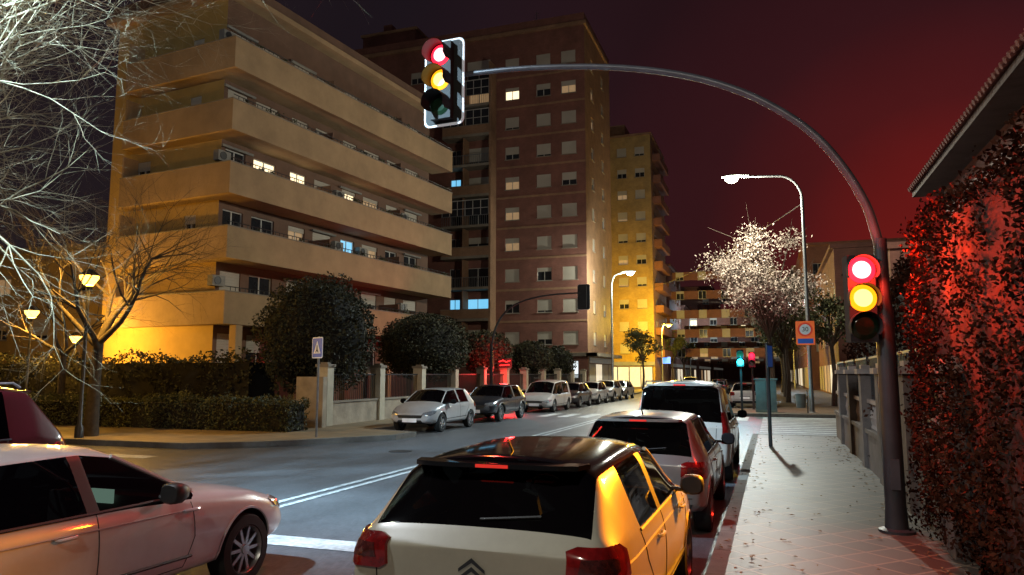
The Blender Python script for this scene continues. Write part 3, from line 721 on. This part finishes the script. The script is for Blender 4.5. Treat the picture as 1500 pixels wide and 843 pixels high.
# ------------------------------------------------------------------ street lamps
def street_lamp(loc,h,arm,mat,power,col,rz=0,name='street_lamp',glob=.3,beam=None):
    E=empty(name,loc,rz); mb=MB()
    mb.lathe([(.2,0),(.2,.02),(.13,.05),(.12,1.0),(.1,1.05),(.075,h-1.6)],(0,0,0),(0,0,1),12,'metal_grey')
    pts=[(0,0,h-1.6)]
    for i in range(1,9):
        t=i/8*math.pi/2; pts.append((-arm*.35*(1-math.cos(t)),0,h-1.6+1.3*math.sin(t)))
    pts.append((-arm*.95,0,h-.18))
    mb.tube(pts,[.075]+[.06]*8+[.045],8,'metal_grey')
    vs=[];fs=[];secs=[(-arm+.9,.04,.05),(-arm+.6,.15,.08),(-arm+.25,.28,.12),(-arm-.25,.26,.11),(-arm-.5,.1,.04)]
    for x_,ww,hh in secs:
        for k in range(10):
            a=2*math.pi*k/10; vs.append((x_,ww*math.cos(a),h-.15+hh*math.sin(a)*(1 if math.sin(a)>0 else .45)))
    for i in range(len(secs)-1):
        for k in range(10): fs.append((i*10+k,i*10+(k+1)%10,(i+1)*10+(k+1)%10,(i+1)*10+k))
    mb.add(vs,fs,'metal_grey')
    c=(-arm,0,h-.21); 
    mb.lathe([(0,-glob*.9),(glob*.6,-glob*.78),(glob*1.1,-glob*.3),(glob*1.2,.03)],c,(0,0,1),14,mat)
    mb.build('post',E,True,sharp=40)
    light('lamp_light',(-arm,0,h-.7),power,col,E,.2)
    if beam: light('lamp_beam',(-arm,0,h-.7),beam[0],beam[1],E,.25,'SPOT',beam[2],beam[3],.9)
    return E
COOL=(.62,.85,1.0); SOD=(1,.52,.08)
street_lamp((1.7,38.5,.15),12,3.3,'lamp_led',6000,(1,.96,.78),beam=(9000,(.6,.85,1),84,(-5.5,-9,-10)))
street_lamp((-13.3,64.8,.15),11,1.7,'lamp_cool',4500,(.95,1,.85),math.pi)
street_lamp((-13.2,130,.15),12,1.7,'lamp_cool',1500,COOL,math.pi)
street_lamp((2.6,100,.15),11,.6,'lamp_cool',1500,COOL)
street_lamp((-12.6,91,.15),8.0,.9,'lamp_sodium',14000,(1,.62,.04),math.pi)
street_lamp((1.9,-8,.15),12,3.3,'lamp_led',1700,(1,.9,.72))
street_lamp((-13.9,2.2,.15),12,4.2,'lamp_led',4000,(.85,.93,1),math.pi,beam=(30000,(.48,.78,1),58,(-3.0,-11.5,-11.5)))
def park_lamp(loc,h,power,col=SOD):
    E=empty('park_lamp',loc); mb=MB()
    mb.lathe([(.12,0),(.12,.3),(.06,.4),(.045,h-.4),(.06,h-.35),(.16,h-.3)],(0,0,0),(0,0,1),10,'metal_dark')
    mb.lathe([(.12,h-.28),(.26,h-.07),(.26,h+.0)],(0,0,0),(0,0,1),12,'lamp_sodium')
    mb.lathe([(.28,h+.0),(.26,h+.06),(.1,h+.2),(0,h+.24)],(0,0,0),(0,0,1),12,'metal_dark')
    mb.build('post',E,True); light('lamp_light',(0,0,h-.15),power,col,E,.34)
    return E
park_lamp((-19.15,16.5,.15),4.75,2200); park_lamp((-28.4,21.9,.15),4.4,2200)
park_lamp((-31,26.2,.15),3.6,4000)  # extra lamp added out of sight behind the hedge to light the facade
mb=MB(); pts=[]
for i in range(25):
    t=i/24; pts.append((-14.6+(1.6+14.6)*t,98.7+(38.5-98.7)*t,13.5+(10.3-13.5)*t-4*.6*t*(1-t)))
mb.tube(pts,.022,4,'iron_black'); mb.build('overhead_cable')

# ------------------------------------------------------------------ signs
E=empty('pedestrian_crossing_sign',(-12.7,18.9,.15),math.radians(-26)); mb=MB()
mb.lathe([(.035,0),(.035,2.95),(0,2.96)],(0,0,0),(0,0,1),8,'metal_grey')
M0=mb.M; R=Matrix.Translation((0,-.05,2.62))@Matrix.Rotation(math.radians(90),4,'X')
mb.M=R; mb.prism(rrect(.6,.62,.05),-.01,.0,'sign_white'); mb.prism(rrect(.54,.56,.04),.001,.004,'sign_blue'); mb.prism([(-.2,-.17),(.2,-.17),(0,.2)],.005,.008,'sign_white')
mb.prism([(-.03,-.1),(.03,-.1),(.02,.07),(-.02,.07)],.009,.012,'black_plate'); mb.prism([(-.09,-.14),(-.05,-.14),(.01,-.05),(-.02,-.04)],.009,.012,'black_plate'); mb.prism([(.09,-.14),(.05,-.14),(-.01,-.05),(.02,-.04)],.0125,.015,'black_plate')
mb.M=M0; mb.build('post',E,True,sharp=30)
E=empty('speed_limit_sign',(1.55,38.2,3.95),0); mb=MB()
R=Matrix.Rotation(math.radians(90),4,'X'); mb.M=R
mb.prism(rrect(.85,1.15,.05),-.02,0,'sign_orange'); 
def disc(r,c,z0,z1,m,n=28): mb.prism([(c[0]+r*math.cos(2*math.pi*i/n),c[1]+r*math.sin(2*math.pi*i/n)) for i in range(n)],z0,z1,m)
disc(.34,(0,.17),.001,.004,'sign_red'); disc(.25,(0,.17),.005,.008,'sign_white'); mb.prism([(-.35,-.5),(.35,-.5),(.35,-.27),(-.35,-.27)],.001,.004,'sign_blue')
mb.M=Matrix.Identity(4); mb.build('panel',E)
cu=bpy.data.curves.new('digits','FONT'); cu.body='30'; cu.size=.3; cu.align_x='CENTER'; cu.align_y='CENTER'; cu.extrude=.002
o=bpy.data.objects.new('digits',cu); cu.materials.append(_M['black_plate']); COL.objects.link(o); o.parent=E; o.location=(0,-.011,.17); o.rotation_euler=(math.radians(90),0,0)
E=empty('parking_sign',(-.12,20.3,.15),math.radians(78)); mb=MB()
mb.lathe([(.12,0),(.05,.02),(.045,2.65),(0,2.66)],(0,0,0),(0,0,1),8,'iron_black')
mb.box(-.3,.3,-.07,-.045,2.0,2.6,'metal_dark'); mb.box(-.27,.27,-.074,-.071,2.03,2.57,'sign_blue')
mb.build('post',E,True)
E=empty('utility_cabinet',(-.35,38.6,.15)); mb=MB()
mb.box(-.5,.5,-.25,.25,0,.12,'concrete'); mb.box(-.48,.48,-.23,.23,.12,1.55,'utility'); mb.box(-.55,.55,-.3,.3,1.55,1.63,'utility'); mb.box(-.005,.005,-.24,-.231,.15,1.5,'black_plate'); mb.box(.03,.06,-.26,-.231,.8,.95,'metal_dark')
mb.build('cabinet',E)
E=empty('litter_bin',(1.2,38.0,.15)); mb=MB()
mb.lathe([(0,.25),(.2,.25),(.24,.9),(.22,.9),(.2,.3)],(0,0,0),(0,0,1),14,'utility'); mb.tube([(.3,0,0),(.3,0,1.1)],.03,6,'metal_dark'); mb.box(.2,.3,-.02,.02,.7,.74,'metal_dark'); mb.build('bin',E,True)
E=empty('shop_sign',(-13.7,103,3.4)); mb=MB(); mb.box(-.6,.6,-.1,.1,0,.9,'neon_blue'); mb.box(-.65,-.6,-.12,.12,-.05,.95,'metal_dark'); mb.box(.6,.65,-.12,.12,-.05,.95,'metal_dark'); mb.build('panel',E)
E=empty('shop_sign',(-15.0,41.5,2.6)); mb=MB(); mb.box(-.45,.45,.03,.06,-.25,.3,'black_plate')
mb.tube([(-.35,0,.12),(-.1,0,.2),(.1,0,.1),(.35,0,.18)],.03,6,'neon_red'); mb.tube([(-.3,0,-.1),(.3,0,-.06)],.03,6,'neon_red'); mb.build('neon',E)
light('neon_light',(.5,-1.4,-.3),500,(1,.03,.03),E,.3)

# ------------------------------------------------------------------ cars
CARS={
'hatch':dict(L=4.0,S=[(0,.80,.34,.90,.66,.95,.965),(.09,.875,.28,.98,.715,1.05,1.07),(.46,.90,.25,1.0,.65,1.37,1.47),(.82,.90,.25,.99,.675,1.41,1.49),(1.62,.90,.25,.97,.68,1.42,1.50),(1.72,.90,.25,.97,.68,1.42,1.50),(2.35,.90,.25,.96,.64,1.37,1.455),(3.02,.895,.25,.94,.73,.99,1.035),(3.5,.88,.27,.88,.71,.92,.96),(3.88,.81,.3,.72,.67,.77,.81),(4.02,.67,.36,.6,.56,.64,.67)],
  rear=[1],side=[3,5,6],pil=[4],wind=[6],roof=[2,3,4,5],ax=(.68,3.22),wr=.32,mir=2.62,lz=.14),
'hatch2':dict(L=4.0,S=[(0,.78,.34,.84,.66,.88,.90),(.10,.86,.28,.92,.71,.985,1.01),(.50,.885,.25,.97,.60,1.40,1.475),(.82,.885,.25,.97,.615,1.43,1.49),(1.62,.885,.25,.96,.625,1.44,1.50),(1.72,.885,.25,.96,.625,1.44,1.50),(2.35,.885,.25,.95,.60,1.38,1.455),(3.02,.88,.25,.93,.72,.985,1.03),(3.5,.87,.27,.86,.70,.90,.94),(3.88,.80,.3,.70,.66,.75,.79),(4.02,.66,.36,.58,.56,.62,.65)],
  rear=[1],side=[3,5,6],pil=[4],wind=[6],roof=[2,3,4,5],ax=(.68,3.22),wr=.32,mir=2.62,lz=.06),
'sedan':dict(L=4.62,S=[(0,.74,.34,.82,.68,.88,.90),(.12,.86,.28,.90,.72,.98,1.01),(.55,.90,.25,.93,.70,1.05,1.08),(1.15,.91,.24,.95,.57,1.33,1.41),(1.35,.91,.24,.95,.58,1.37,1.44),(2.02,.91,.24,.94,.59,1.385,1.45),(2.10,.91,.24,.94,.59,1.385,1.45),(2.45,.91,.24,.93,.57,1.33,1.41),(3.14,.905,.24,.90,.73,.965,1.0),(3.9,.89,.26,.83,.72,.89,.93),(4.45,.81,.3,.67,.65,.73,.77),(4.62,.62,.36,.56,.52,.6,.63)],
  rear=[2],side=[3,4,6,7],pil=[5],wind=[7],roof=[3,4,5,6],ax=(.85,3.78),wr=.33,mir=2.72,lz=0),
'van':dict(L=4.4,S=[(0,.80,.34,.98,.75,1.02,1.04),(.06,.88,.28,1.04,.77,1.09,1.11),(.26,.90,.25,1.08,.70,1.74,1.85),(.60,.90,.25,1.08,.72,1.77,1.88),(1.7,.90,.25,1.06,.72,1.77,1.88),(1.8,.90,.25,1.06,.72,1.77,1.88),(2.85,.90,.25,1.04,.68,1.66,1.79),(3.6,.89,.25,1.02,.74,1.08,1.12),(4.0,.88,.27,.95,.72,.99,1.03),(4.3,.82,.3,.78,.68,.83,.86),(4.42,.68,.36,.62,.58,.66,.69)],
  rear=[1],side=[3,5,6],pil=[4],wind=[6],roof=[2,3,4,5],ax=(.75,3.55),wr=.33,mir=3.1,lz=0),
'suv':dict(L=4.4,S=[(0,.78,.4,.95,.72,1.0,1.02),(.10,.88,.33,1.0,.78,1.08,1.1),(.50,.91,.3,1.08,.64,1.56,1.63),(.85,.91,.3,1.07,.66,1.6,1.67),(1.72,.91,.3,1.05,.67,1.61,1.68),(1.82,.91,.3,1.05,.67,1.61,1.68),(2.55,.91,.3,1.04,.64,1.54,1.62),(3.2,.91,.3,1.03,.76,1.1,1.13),(3.85,.90,.32,.97,.74,1.02,1.06),(4.25,.84,.36,.82,.70,.88,.91),(4.42,.68,.42,.68,.58,.74,.77)],
  rear=[1],side=[3,5,6],pil=[4],wind=[6],roof=[2,3,4,5],ax=(.78,3.5),wr=.36,mir=2.82,lz=.12),
}
def make_car(name,loc,rz,kind,pnt,roofm=None,zs=1.0,emblem=False,rails=False,rimm='rim',headlit=False):
    C=CARS[kind]; S=C['S']; Lc=C['L']; E=empty(name,loc,rz); ht=kind.startswith('hatch')
    mats=[pnt,roofm or pnt,'car_glass','trim']
    V=[];F=[];MI=[]
    def ring(s):
        y,hw,zb,b,x6,z6,z8=s; z=lambda v:v*zs
        R=[(0,zb),(hw*.8,zb),(hw*.965,zb+.09),(hw*1.0,zb+(b-zb)*.5),(hw*.99,b-.11),(hw*.945,b),(x6,z6),(x6*.62,z6+(z8-z6)*.82),(0,z8)]
        R=[(x_,y,z(q)) for x_,q in R]
        return R+[(-x_,y_,z_) for x_,y_,z_ in R[7:0:-1]]
    for s in S: V+=ring(s)
    n=len(S)
    for i in range(n-1):
        for m in range(16):
            a=i*16+m;b=i*16+(m+1)%16
            seg=m if m<8 else 15-m
            mi=0
            if seg in(6,7):
                if i in C['rear'] or i in C['wind']: mi=2
                elif i in C['roof']: mi=1
            if seg==5:
                if i in C['side']: mi=2
                elif i in C['pil']: mi=3
            if seg in(0,): mi=3
            F.append((a,b,b+16,a+16)); MI.append(mi)
    for base,fl in ((0,True),((n-1)*16,False)):
        R=[base+k for k in range(16)]
        for k in range(8):
            Lk=R[(16-k)%16]; Lk1=R[(16-(k+1))%16]; a,b=R[k],R[k+1]
            if k==0: f=(R[0],R[1],R[15])
            elif k==7: f=(R[7],R[8],R[9])
            else: f=(a,b,Lk1,Lk)
            f=f[::-1] if fl else f
            F.append(f); MI.append(0)
    me=bpy.data.meshes.new('body'); me.from_pydata(V,[],F)
    for m in mats: me.materials.append(_M[m])
    me.polygons.foreach_set('material_index',MI); me.polygons.foreach_set('use_smooth',[True]*len(F))
    at=me.attributes.new('crease_edge','FLOAT','EDGE')
    cab0=C['rear'][0]; cab1=C['wind'][0]+1
    for e in me.edges:
        a,b=e.vertices; ia,ma=divmod(a,16); ib,mb_=divmod(b,16)
        ka=ma if ma<=8 else 16-ma; kb=mb_ if mb_<=8 else 16-mb_
        c=0
        if ka==kb and ia!=ib:
            lo=min(ia,ib)
            if ka==5 and cab0<=lo<cab1: c=.75
            if ka==6 and cab0<=lo<cab1: c=.35 if kind=='hatch' else .5
            if ka in(2,): c=.3
        if ia==ib and min(ka,kb)>=6 and ia in (cab0,C['rear'][0]+1,cab1,cab1-1): c=.5
        if ia==ib and min(ka,kb)==5 and max(ka,kb)==6: c=.5
        if ia==ib and ia in (0,n-1): c=.35
        at.data[e.index].value=c
    import bmesh
    bm=bmesh.new(); bm.from_mesh(me); bmesh.ops.recalc_face_normals(bm,faces=bm.faces); bm.to_mesh(me); bm.free()
    ob=bpy.data.objects.new('body_tmp',me); COL.objects.link(ob)
    ss=ob.modifiers.new('s','SUBSURF'); ss.levels=3; ss.render_levels=3
    cut=MB(); hw=.9; wr=C['wr']
    for ay in C['ax']:
        for sx in (-1,1):
            cut.lathe([(0,0),(wr+.055,0),(wr+.055,.5),(0,.5)],(sx*(hw-.27),ay,wr),(sx,0,0),28,'trim')
    cm=bpy.data.meshes.new('c'); cm.from_pydata(cut.v,[],cut.f)
    for m in mats: cm.materials.append(_M[m])
    cm.polygons.foreach_set('material_index',[3]*len(cm.polygons))
    bm=bmesh.new(); bm.from_mesh(cm); bmesh.ops.remove_doubles(bm,verts=bm.verts,dist=1e-5); bmesh.ops.recalc_face_normals(bm,faces=bm.faces); bm.to_mesh(cm); bm.free()
    cobj=bpy.data.objects.new('cut',cm); COL.objects.link(cobj)
    bo=ob.modifiers.new('b','BOOLEAN'); bo.object=cobj; bo.operation='DIFFERENCE'; bo.solver='EXACT'
    dg=bpy.context.evaluated_depsgraph_get(); fm=bpy.data.meshes.new_from_object(ob.evaluated_get(dg))
    bpy.data.objects.remove(ob); bpy.data.objects.remove(cobj)
    fm.name='body'; fm.polygons.foreach_set('use_smooth',[True]*len(fm.polygons)); fm.set_sharp_from_angle(angle=math.radians(40))
    body=bpy.data.objects.new('body',fm); COL.objects.link(body); body.parent=E
    bvh=BVHTree.FromPolygons([v.co for v in fm.vertices],[tuple(p.vertices) for p in fm.polygons])
    d=MB()
    def hit(o,dr):
        r=bvh.ray_cast(Vector(o),Vector(dr).normalized(),6)
        return (r[0],(-Vector(dr).normalized()+r[1]*(1 if r[1].dot(Vector(dr))<0 else -1)).normalized()) if r[0] is not None else (None,None)
    def patch(fn,poly,mat,off=.012,rings=4,sub=4):
        P=[]
        for i in range(len(poly)):
            a=poly[i];b=poly[(i+1)%len(poly)]
            for k in range(sub): t=k/sub; P.append((a[0]+(b[0]-a[0])*t,a[1]+(b[1]-a[1])*t))
        c=(sum(p[0] for p in poly)/len(poly),sum(p[1] for p in poly)/len(poly))
        vs=[];m=len(P)
        def pt(a,b,of):
            h,nn=hit(*fn(a,b))
            if h is None: return None
            return h+nn*of
        cc=pt(*c,off)
        if cc is None: return
        vs.append(cc)
        for r in range(1,rings+1):
            t=r/rings
            for p in P:
                q=pt(c[0]+(p[0]-c[0])*t,c[1]+(p[1]-c[1])*t,off)
                vs.append(q if q is not None else vs[-1])
        for p in P:
            q=pt(c[0]+(p[0]-c[0])*1.02,c[1]+(p[1]-c[1])*1.02,-.012); vs.append(q if q is not None else vs[-1])
        fs=[(0,1+k,1+(k+1)%m) for k in range(m)]
        for r in range(rings):
            for k in range(m): fs.append((1+r*m+k,1+(r+1)*m+k,1+(r+1)*m+(k+1)%m,1+r*m+(k+1)%m))
        d.add(vs,fs,mat)
    def line(fn,pts,mat='trim',r=.005):
        P=[]
        for a,b in zip(pts[:-1],pts[1:]):
            L_=math.hypot(a[0]-b[0],a[1]-b[1]); k=max(1,int(L_/.05))
            for i in range(k): t=i/k; P.append((a[0]+(b[0]-a[0])*t,a[1]+(b[1]-a[1])*t))
        P.append(pts[-1]); Q=[]
        for p in P:
            h,nn=hit(*fn(*p))
            if h is not None: Q.append(h)
        if len(Q)>1: d.tube(Q,r,5,mat)
    rearf=lambda x_,z_:((x_,-2,z_*zs),(0,1,0))
    frontf=lambda x_,z_:((x_,Lc+2,z_*zs),(0,-1,0))
    def cornf(sx,rear):
        cy=.95 if rear else Lc-.95; sg=-1 if rear else 1
        return lambda a,z_:((sx*3*math.sin(math.radians(a)),cy+sg*3*math.cos(math.radians(a)),z_*zs),(-sx*math.sin(math.radians(a)),-sg*math.cos(math.radians(a)),0))
    tall=kind in('van',); bl=S[2][3]; lz=C['lz']
    for sx in (-1,1):
        sf=lambda y_,z_,sx=sx:((sx*2,y_,z_*zs),(-sx,0,0))
        if tall: 
            patch(cornf(sx,True),[(38,.75),(47,.75),(50,1.0),(48,1.3),(42,1.3),(39,1.0)],'tail_red',.015)
        elif kind=='sedan': patch(cornf(sx,True),[(26,.72),(46,.70),(52,.76),(50,.88),(40,.9),(28,.86)],'tail_red',.012)
        else:
            q=lz
            patch(cornf(sx,True),[(31,.70+q),(33,.675+q),(48,.67+q),(53,.70+q),(53,.83+q),(49,.87+q),(35,.875+q),(31.5,.85+q)],'tail_red',.02)
            patch(cornf(sx,True),[(34,.735+q),(44,.73+q),(46,.75+q),(46,.80+q),(44,.815+q),(35,.815+q)],'tail_clear',.024)
            line(cornf(sx,True),[(34,.735+q),(44,.73+q),(46,.75+q),(46,.80+q),(44,.815+q),(35,.815+q),(34,.735+q)],'tail_lit' if emblem else 'tail_red',.011)
        patch(cornf(sx,False),[(24,.60),(40,.58),(52,.66),(56,.74),(46,.75),(28,.68)] if kind!='suv' else [(24,.74),(40,.72),(52,.8),(56,.88),(46,.9),(28,.84)],'head_lit' if headlit else 'headlamp',.012)
        y1=S[C['pil'][0]][0]+.05; yf=C['mir']+.32; yr=C['ax'][0]+wr+.12; zb=.36; bt=S[4][3]
        line(sf,[(y1,bt),(y1,zb)]); line(sf,[(yf,bt-.06),(yf+.02,.6),(yf-.08,zb),(y1,zb),(yr+.15,zb),(yr-.02,.6),(C['ax'][0]+.2,.78),(C['ax'][0]+.12,bt)])
        line(sf,[(.3,bt-.09),(S[C['wind'][0]+1][0],S[C['wind'][0]+1][3]-.07)],pnt,.008)
        line(sf,[(S[C['side'][0]][0],bt+.012),(S[C['wind'][0]+1][0]-.1,bt+.0)],'trim',.014)
        line(sf,[(yr,.46),(yf,.44)],'trim',.014)
        for hy in (y1-.28,y1+.95):
            hh,nn=hit(*sf(hy,bt-.12))
            if hh is not None and hy<yf:
                d.tube([hh+Vector((sx*.01,-.09,0)),hh+Vector((sx*.035,-.06,0)),hh+Vector((sx*.035,.06,0)),hh+Vector((sx*.01,.09,0))],.013,6,pnt)
        for ay in C['ax']:
            pts=[(ay+(wr+.062)*math.cos(math.radians(a)),(wr+(wr+.062)*math.sin(math.radians(a)))/zs) for a in range(-12,193,8)]
            line(sf,pts,'trim' if kind=='suv' else pnt,.013 if kind!='suv' else .03)
        my=C['mir']; mz=bt+.07
        vs=[];fs=[]
        secs=[(my-.09,.085,.07),(my-.07,.1,.085),(my,.1,.085),(my+.07,.07,.06),(my+.1,.02,.02)]
        cx=sx*(.885+.11)
        for yy,ww,hh in secs:
            for k in range(12):
                a=2*math.pi*k/12; ca,sa=math.cos(a),math.sin(a); vs.append((cx+ww*math.copysign(abs(ca)**.7,ca),yy,mz*zs+hh*math.copysign(abs(sa)**.7,sa)))
        for i in range(4):
            for k in range(12): fs.append((i*12+k,i*12+(k+1)%12,(i+1)*12+(k+1)%12,(i+1)*12+k))
        fs.append(tuple(range(12))[::-1]); fs.append(tuple(range(48,60)))
        d.add(vs,fs,'trim' if roofm or kind=='sedan' else pnt)
        d.tube([(sx*.8,my+.02,(mz-.05)*zs),(cx-sx*.05,my,(mz-.05)*zs)],.022,6,'trim')
        i=C['wind'][0]; A_=Vector((sx*S[i][4],S[i][0],S[i][5]*zs)); B_=Vector((sx*S[i+1][4],S[i+1][0],S[i+1][5]*zs)); Q=[]
        for t in np.linspace(-.02,1.02,9):
            p=A_.lerp(B_,t); o_=p+Vector((sx*.6,.2,.8)); h,_n=hit(o_,p-o_)
            if h is not None: Q.append(h)
        if len(Q)>1: d.tube(Q,.022,6,pnt)
        for ay in C['ax']:
            ox=sx*.875
            d.lathe([(wr*.66,-.2),(wr*.93,-.205),(wr,-.18),(wr+.002,-.03),(wr*.95,.0),(wr*.7,.006),(wr*.66,-.01)],(ox,ay,wr),(sx,0,0),28,'rubber')
            d.lathe([(wr*.69,-.01),(wr*.66,.002),(wr*.62,-.03),(wr*.6,-.18)],(ox,ay,wr),(sx,0,0),28,rimm)
            d.lathe([(wr*.6,-.12),(0,-.12)],(ox,ay,wr),(sx,0,0),20,'metal_dark')
            K=10 if kind=='sedan' else 5
            for k in range(K):
                a=2*math.pi*k/K; ca,sa=math.cos(a),math.sin(a); wv=.017 if K==10 else .035
                p=[]
                for rr,ww,xx in ((.03,wv*1.1,-.0),(wr*.64,wv*.8,-.02)):
                    for s2 in(-1,1): p.append((ox-sx*(.02+(-xx)*.3),ay+ca*rr-sa*ww*s2,wr+sa*rr+ca*ww*s2))
                q=[(v[0]-sx*.035,v[1],v[2]) for v in p]
                d.add(p+q,[(0,1,3,2),(4,6,7,5),(0,2,6,4),(1,5,7,3)],rimm)
            d.lathe([(.05,-.03),(.045,-.008),(0,-.005)],(ox,ay,wr),(sx,0,0),14,rimm)
    if kind!='sedan':
        line(rearf,[(-.66,.98*bl),(-.62,.52),(.62,.52),(.66,.98*bl)],r=.005)
        line(rearf,[(-.7,.5),(.7,.5)],r=.006)
    patch(rearf,[(-.66,.33),(.66,.33),(.7,.43),(-.7,.43)],'trim',.012)
    pz=.60 if kind!='sedan' else .74
    hh,_=hit(*rearf(0,pz))
    if hh is not None:
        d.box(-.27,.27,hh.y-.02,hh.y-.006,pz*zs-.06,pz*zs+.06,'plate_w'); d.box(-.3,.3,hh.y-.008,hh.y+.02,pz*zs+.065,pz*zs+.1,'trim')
    dz=.13 if kind=='suv' else (.06 if tall else 0)
    patch(frontf,[(-.42,.50+dz),(.42,.50+dz),(.48,.60+dz),(-.48,.60+dz)],'trim',.01)
    patch(frontf,[(-.5,.34),(.5,.34),(.42,.43),(-.42,.43)],'trim',.01)
    line(frontf,[(-.45,.56+dz),(.45,.56+dz)],'chrome',.008)
    hh,_=hit(*frontf(0,.42+dz*.5))
    if hh is not None: d.box(-.27,.27,hh.y+.012,hh.y+.03,(.42+dz*.5)*zs-.06,(.42+dz*.5)*zs+.07,'plate_w')
    i2=C['rear'][0]+1; yy=S[i2][0]; zt=S[i2][6]*zs
    if kind!='sedan':
        d.prism([(-S[i2][4]*.86,yy-.10),(-S[i2][4]*.6,yy-.15),(S[i2][4]*.6,yy-.15),(S[i2][4]*.86,yy-.10),(S[i2][4]*.92,yy+.05),(-S[i2][4]*.92,yy+.05)],zt-.07,zt-.04,roofm or pnt)
        d.box(-.11,.11,yy-.16,yy-.145,zt-.066,zt-.046,'tail_lit')
        wz=S[i2-1][6]*zs+.05
        P=[]
        for t in np.linspace(0,1,8):
            x_=.0+.38*t; h,_n=hit((x_,-2,wz+.03*t),(0,1,0))
            if h is not None: P.append(h+Vector((0,-.014,.0)))
        if len(P)>1: d.tube(P,.009,5,'trim')
    d.tube([(0,yy+.25,zt+.0),(0,yy+.14,zt+.10)],[.01,.004],5,'trim')
    if rails:
        for sx in(-1,1):
            x_=S[3][4]*.93; z_=S[3][5]*zs+.09
            d.tube([(sx*x_,yy+.1,z_-.06),(sx*x_,yy+.2,z_),(sx*x_,S[5][0]+.6,z_-.02),(sx*x_,S[5][0]+.75,z_-.09)],.016,6,'metal_grey')
    if emblem:
        for k in range(2):
            z0=.83+.05*k; 
            hh,_=hit(*rearf(0,z0)); y_=hh.y-.014
            d.add([(-.085,y_,z0-.045),(0,y_,z0+.012),(.085,y_,z0-.045),(.085,y_,z0-.025),(0,y_,z0+.04),(-.085,y_,z0-.025)],[(0,1,4,5),(1,2,3,4)],'metal_dark')
    def seat(cx,cy):
        zb=.34
        d.prism([(cx-.25,cy-.05),(cx+.25,cy-.05),(cx+.225,cy+.48),(cx-.225,cy+.48)],zb,zb+.16,'seat')
        vs=[];prf=[(.25,.0,.45),(.26,-.06,.75),(.22,-.13,1.02),(.11,-.15,1.06),(.12,-.16,1.24),(.09,-.165,1.27)]
        for ww,dy,zz in prf:
            zz*=min(1.12,S[4][6]*zs/1.5)
            vs+=[(cx-ww,cy+dy-.09,zz),(cx+ww,cy+dy-.09,zz),(cx+ww*.9,cy+dy+.04,zz),(cx-ww*.9,cy+dy+.04,zz)]
        fs=[]
        for i in range(len(prf)-1):
            for k in range(4): fs.append((i*4+k,i*4+(k+1)%4,(i+1)*4+(k+1)%4,(i+1)*4+k))
        fs.append((20,21,22,23)); d.add(vs,fs,'seat')
    ry=C['ax'][0]+.45; fy=C['mir']-.75
    for cx in(-.36,.36): seat(cx,fy); seat(cx,ry)
    dy=C['mir']+.2
    d.prism([(-.68,dy),(.68,dy),(.6,dy+.4),(-.6,dy+.4)],.55,(bt-.02)*zs,'seat')
    d.tube([(-.36+.18*math.cos(a*math.pi/8),dy-.12-.05*math.sin(a*math.pi/8),.88+.17*math.sin(a*math.pi/8)) for a in range(17)],.014,6,'trim')
    d.tube([(-.36,dy-.12,.88),(-.36,dy+.05,.82)],.03,6,'trim')
    if kind=='sedan': d.box(-.12,.14,dy-.05,dy-.03,.86,.98,'screen_lit')
    d.box(-.08,.08,S[C['wind'][0]][0]+.02,S[C['wind'][0]][0]+.05,(S[C['wind'][0]][6]-.13)*zs,(S[C['wind'][0]][6]-.075)*zs,'trim')
    d.build('details',E,True,sharp=40)
    return E
make_car('parked_car',(-1.72,4.2,0),math.radians(-.5),'hatch','car_cream','car_black',emblem=True)
make_car('parked_car',(-1.68,9.4,0),0,'hatch2','car_silver',zs=.985)
make_car('parked_van',(-1.66,14.1,0),0,'van','car_vanw',rails=True)
make_car('sedan_car',(-5.70,2.3,0),math.radians(0),'sedan','car_white2')
SU=make_car('suv_car',(-9.8,7.6,0),math.radians(180),'suv','car_dark_redrefl',zs=1.12,rails=True)
mb=MB()
mb.tube([(0,.1,.45),(0,-.35,.42)],.03,6,'metal_dark')
for yy in (-.3,-.55): mb.tube([(-.7,yy,.5),(.7,yy,.5)],.02,6,'metal_grey'); mb.tube([(-.7,yy,.5),(-.7,yy,.56),(.7,yy,.56),(.7,yy,.5)],.012,5,'metal_dark')
mb.tube([(-.25,-.3,.45),(-.25,-.34,1.1),(.25,-.34,1.1),(.25,-.3,.45)],.02,6,'metal_grey')
mb.box(-.75,.75,-.72,-.69,.42,.56,'metal_dark'); mb.box(-.26,.26,-.74,-.722,.43,.55,'plate_w')
for sx in(-1,1): mb.box(sx*.6-.12,sx*.6+.12,-.74,-.722,.44,.54,'tail_red')
mb.build('cycle_carrier',SU,True)
PL=[(27.0,'hatch2','car_white2'),(33.2,'suv','car_dark'),(41.4,'van','car_white2'),(46.6,'hatch2','car_dark'),(51.8,'hatch2','car_white2'),(57,'suv','car_white2'),(62,'hatch2','car_silver')]
for y,k,p in PL:
    make_car('parked_car',(-11.75,y,0),math.radians(180),k,p,zs=.9 if k=='van' else (.93 if k=='suv' else 1))
make_car('parked_car',(-1.6,46,0),0,'hatch2','car_white2'); make_car('moving_car',(-8.8,88,0),math.pi,'suv','car_white2',headlit=True); make_car('moving_car',(-5.0,75,0),0,'hatch2','car_dark')
print('total',time.time()-T0)
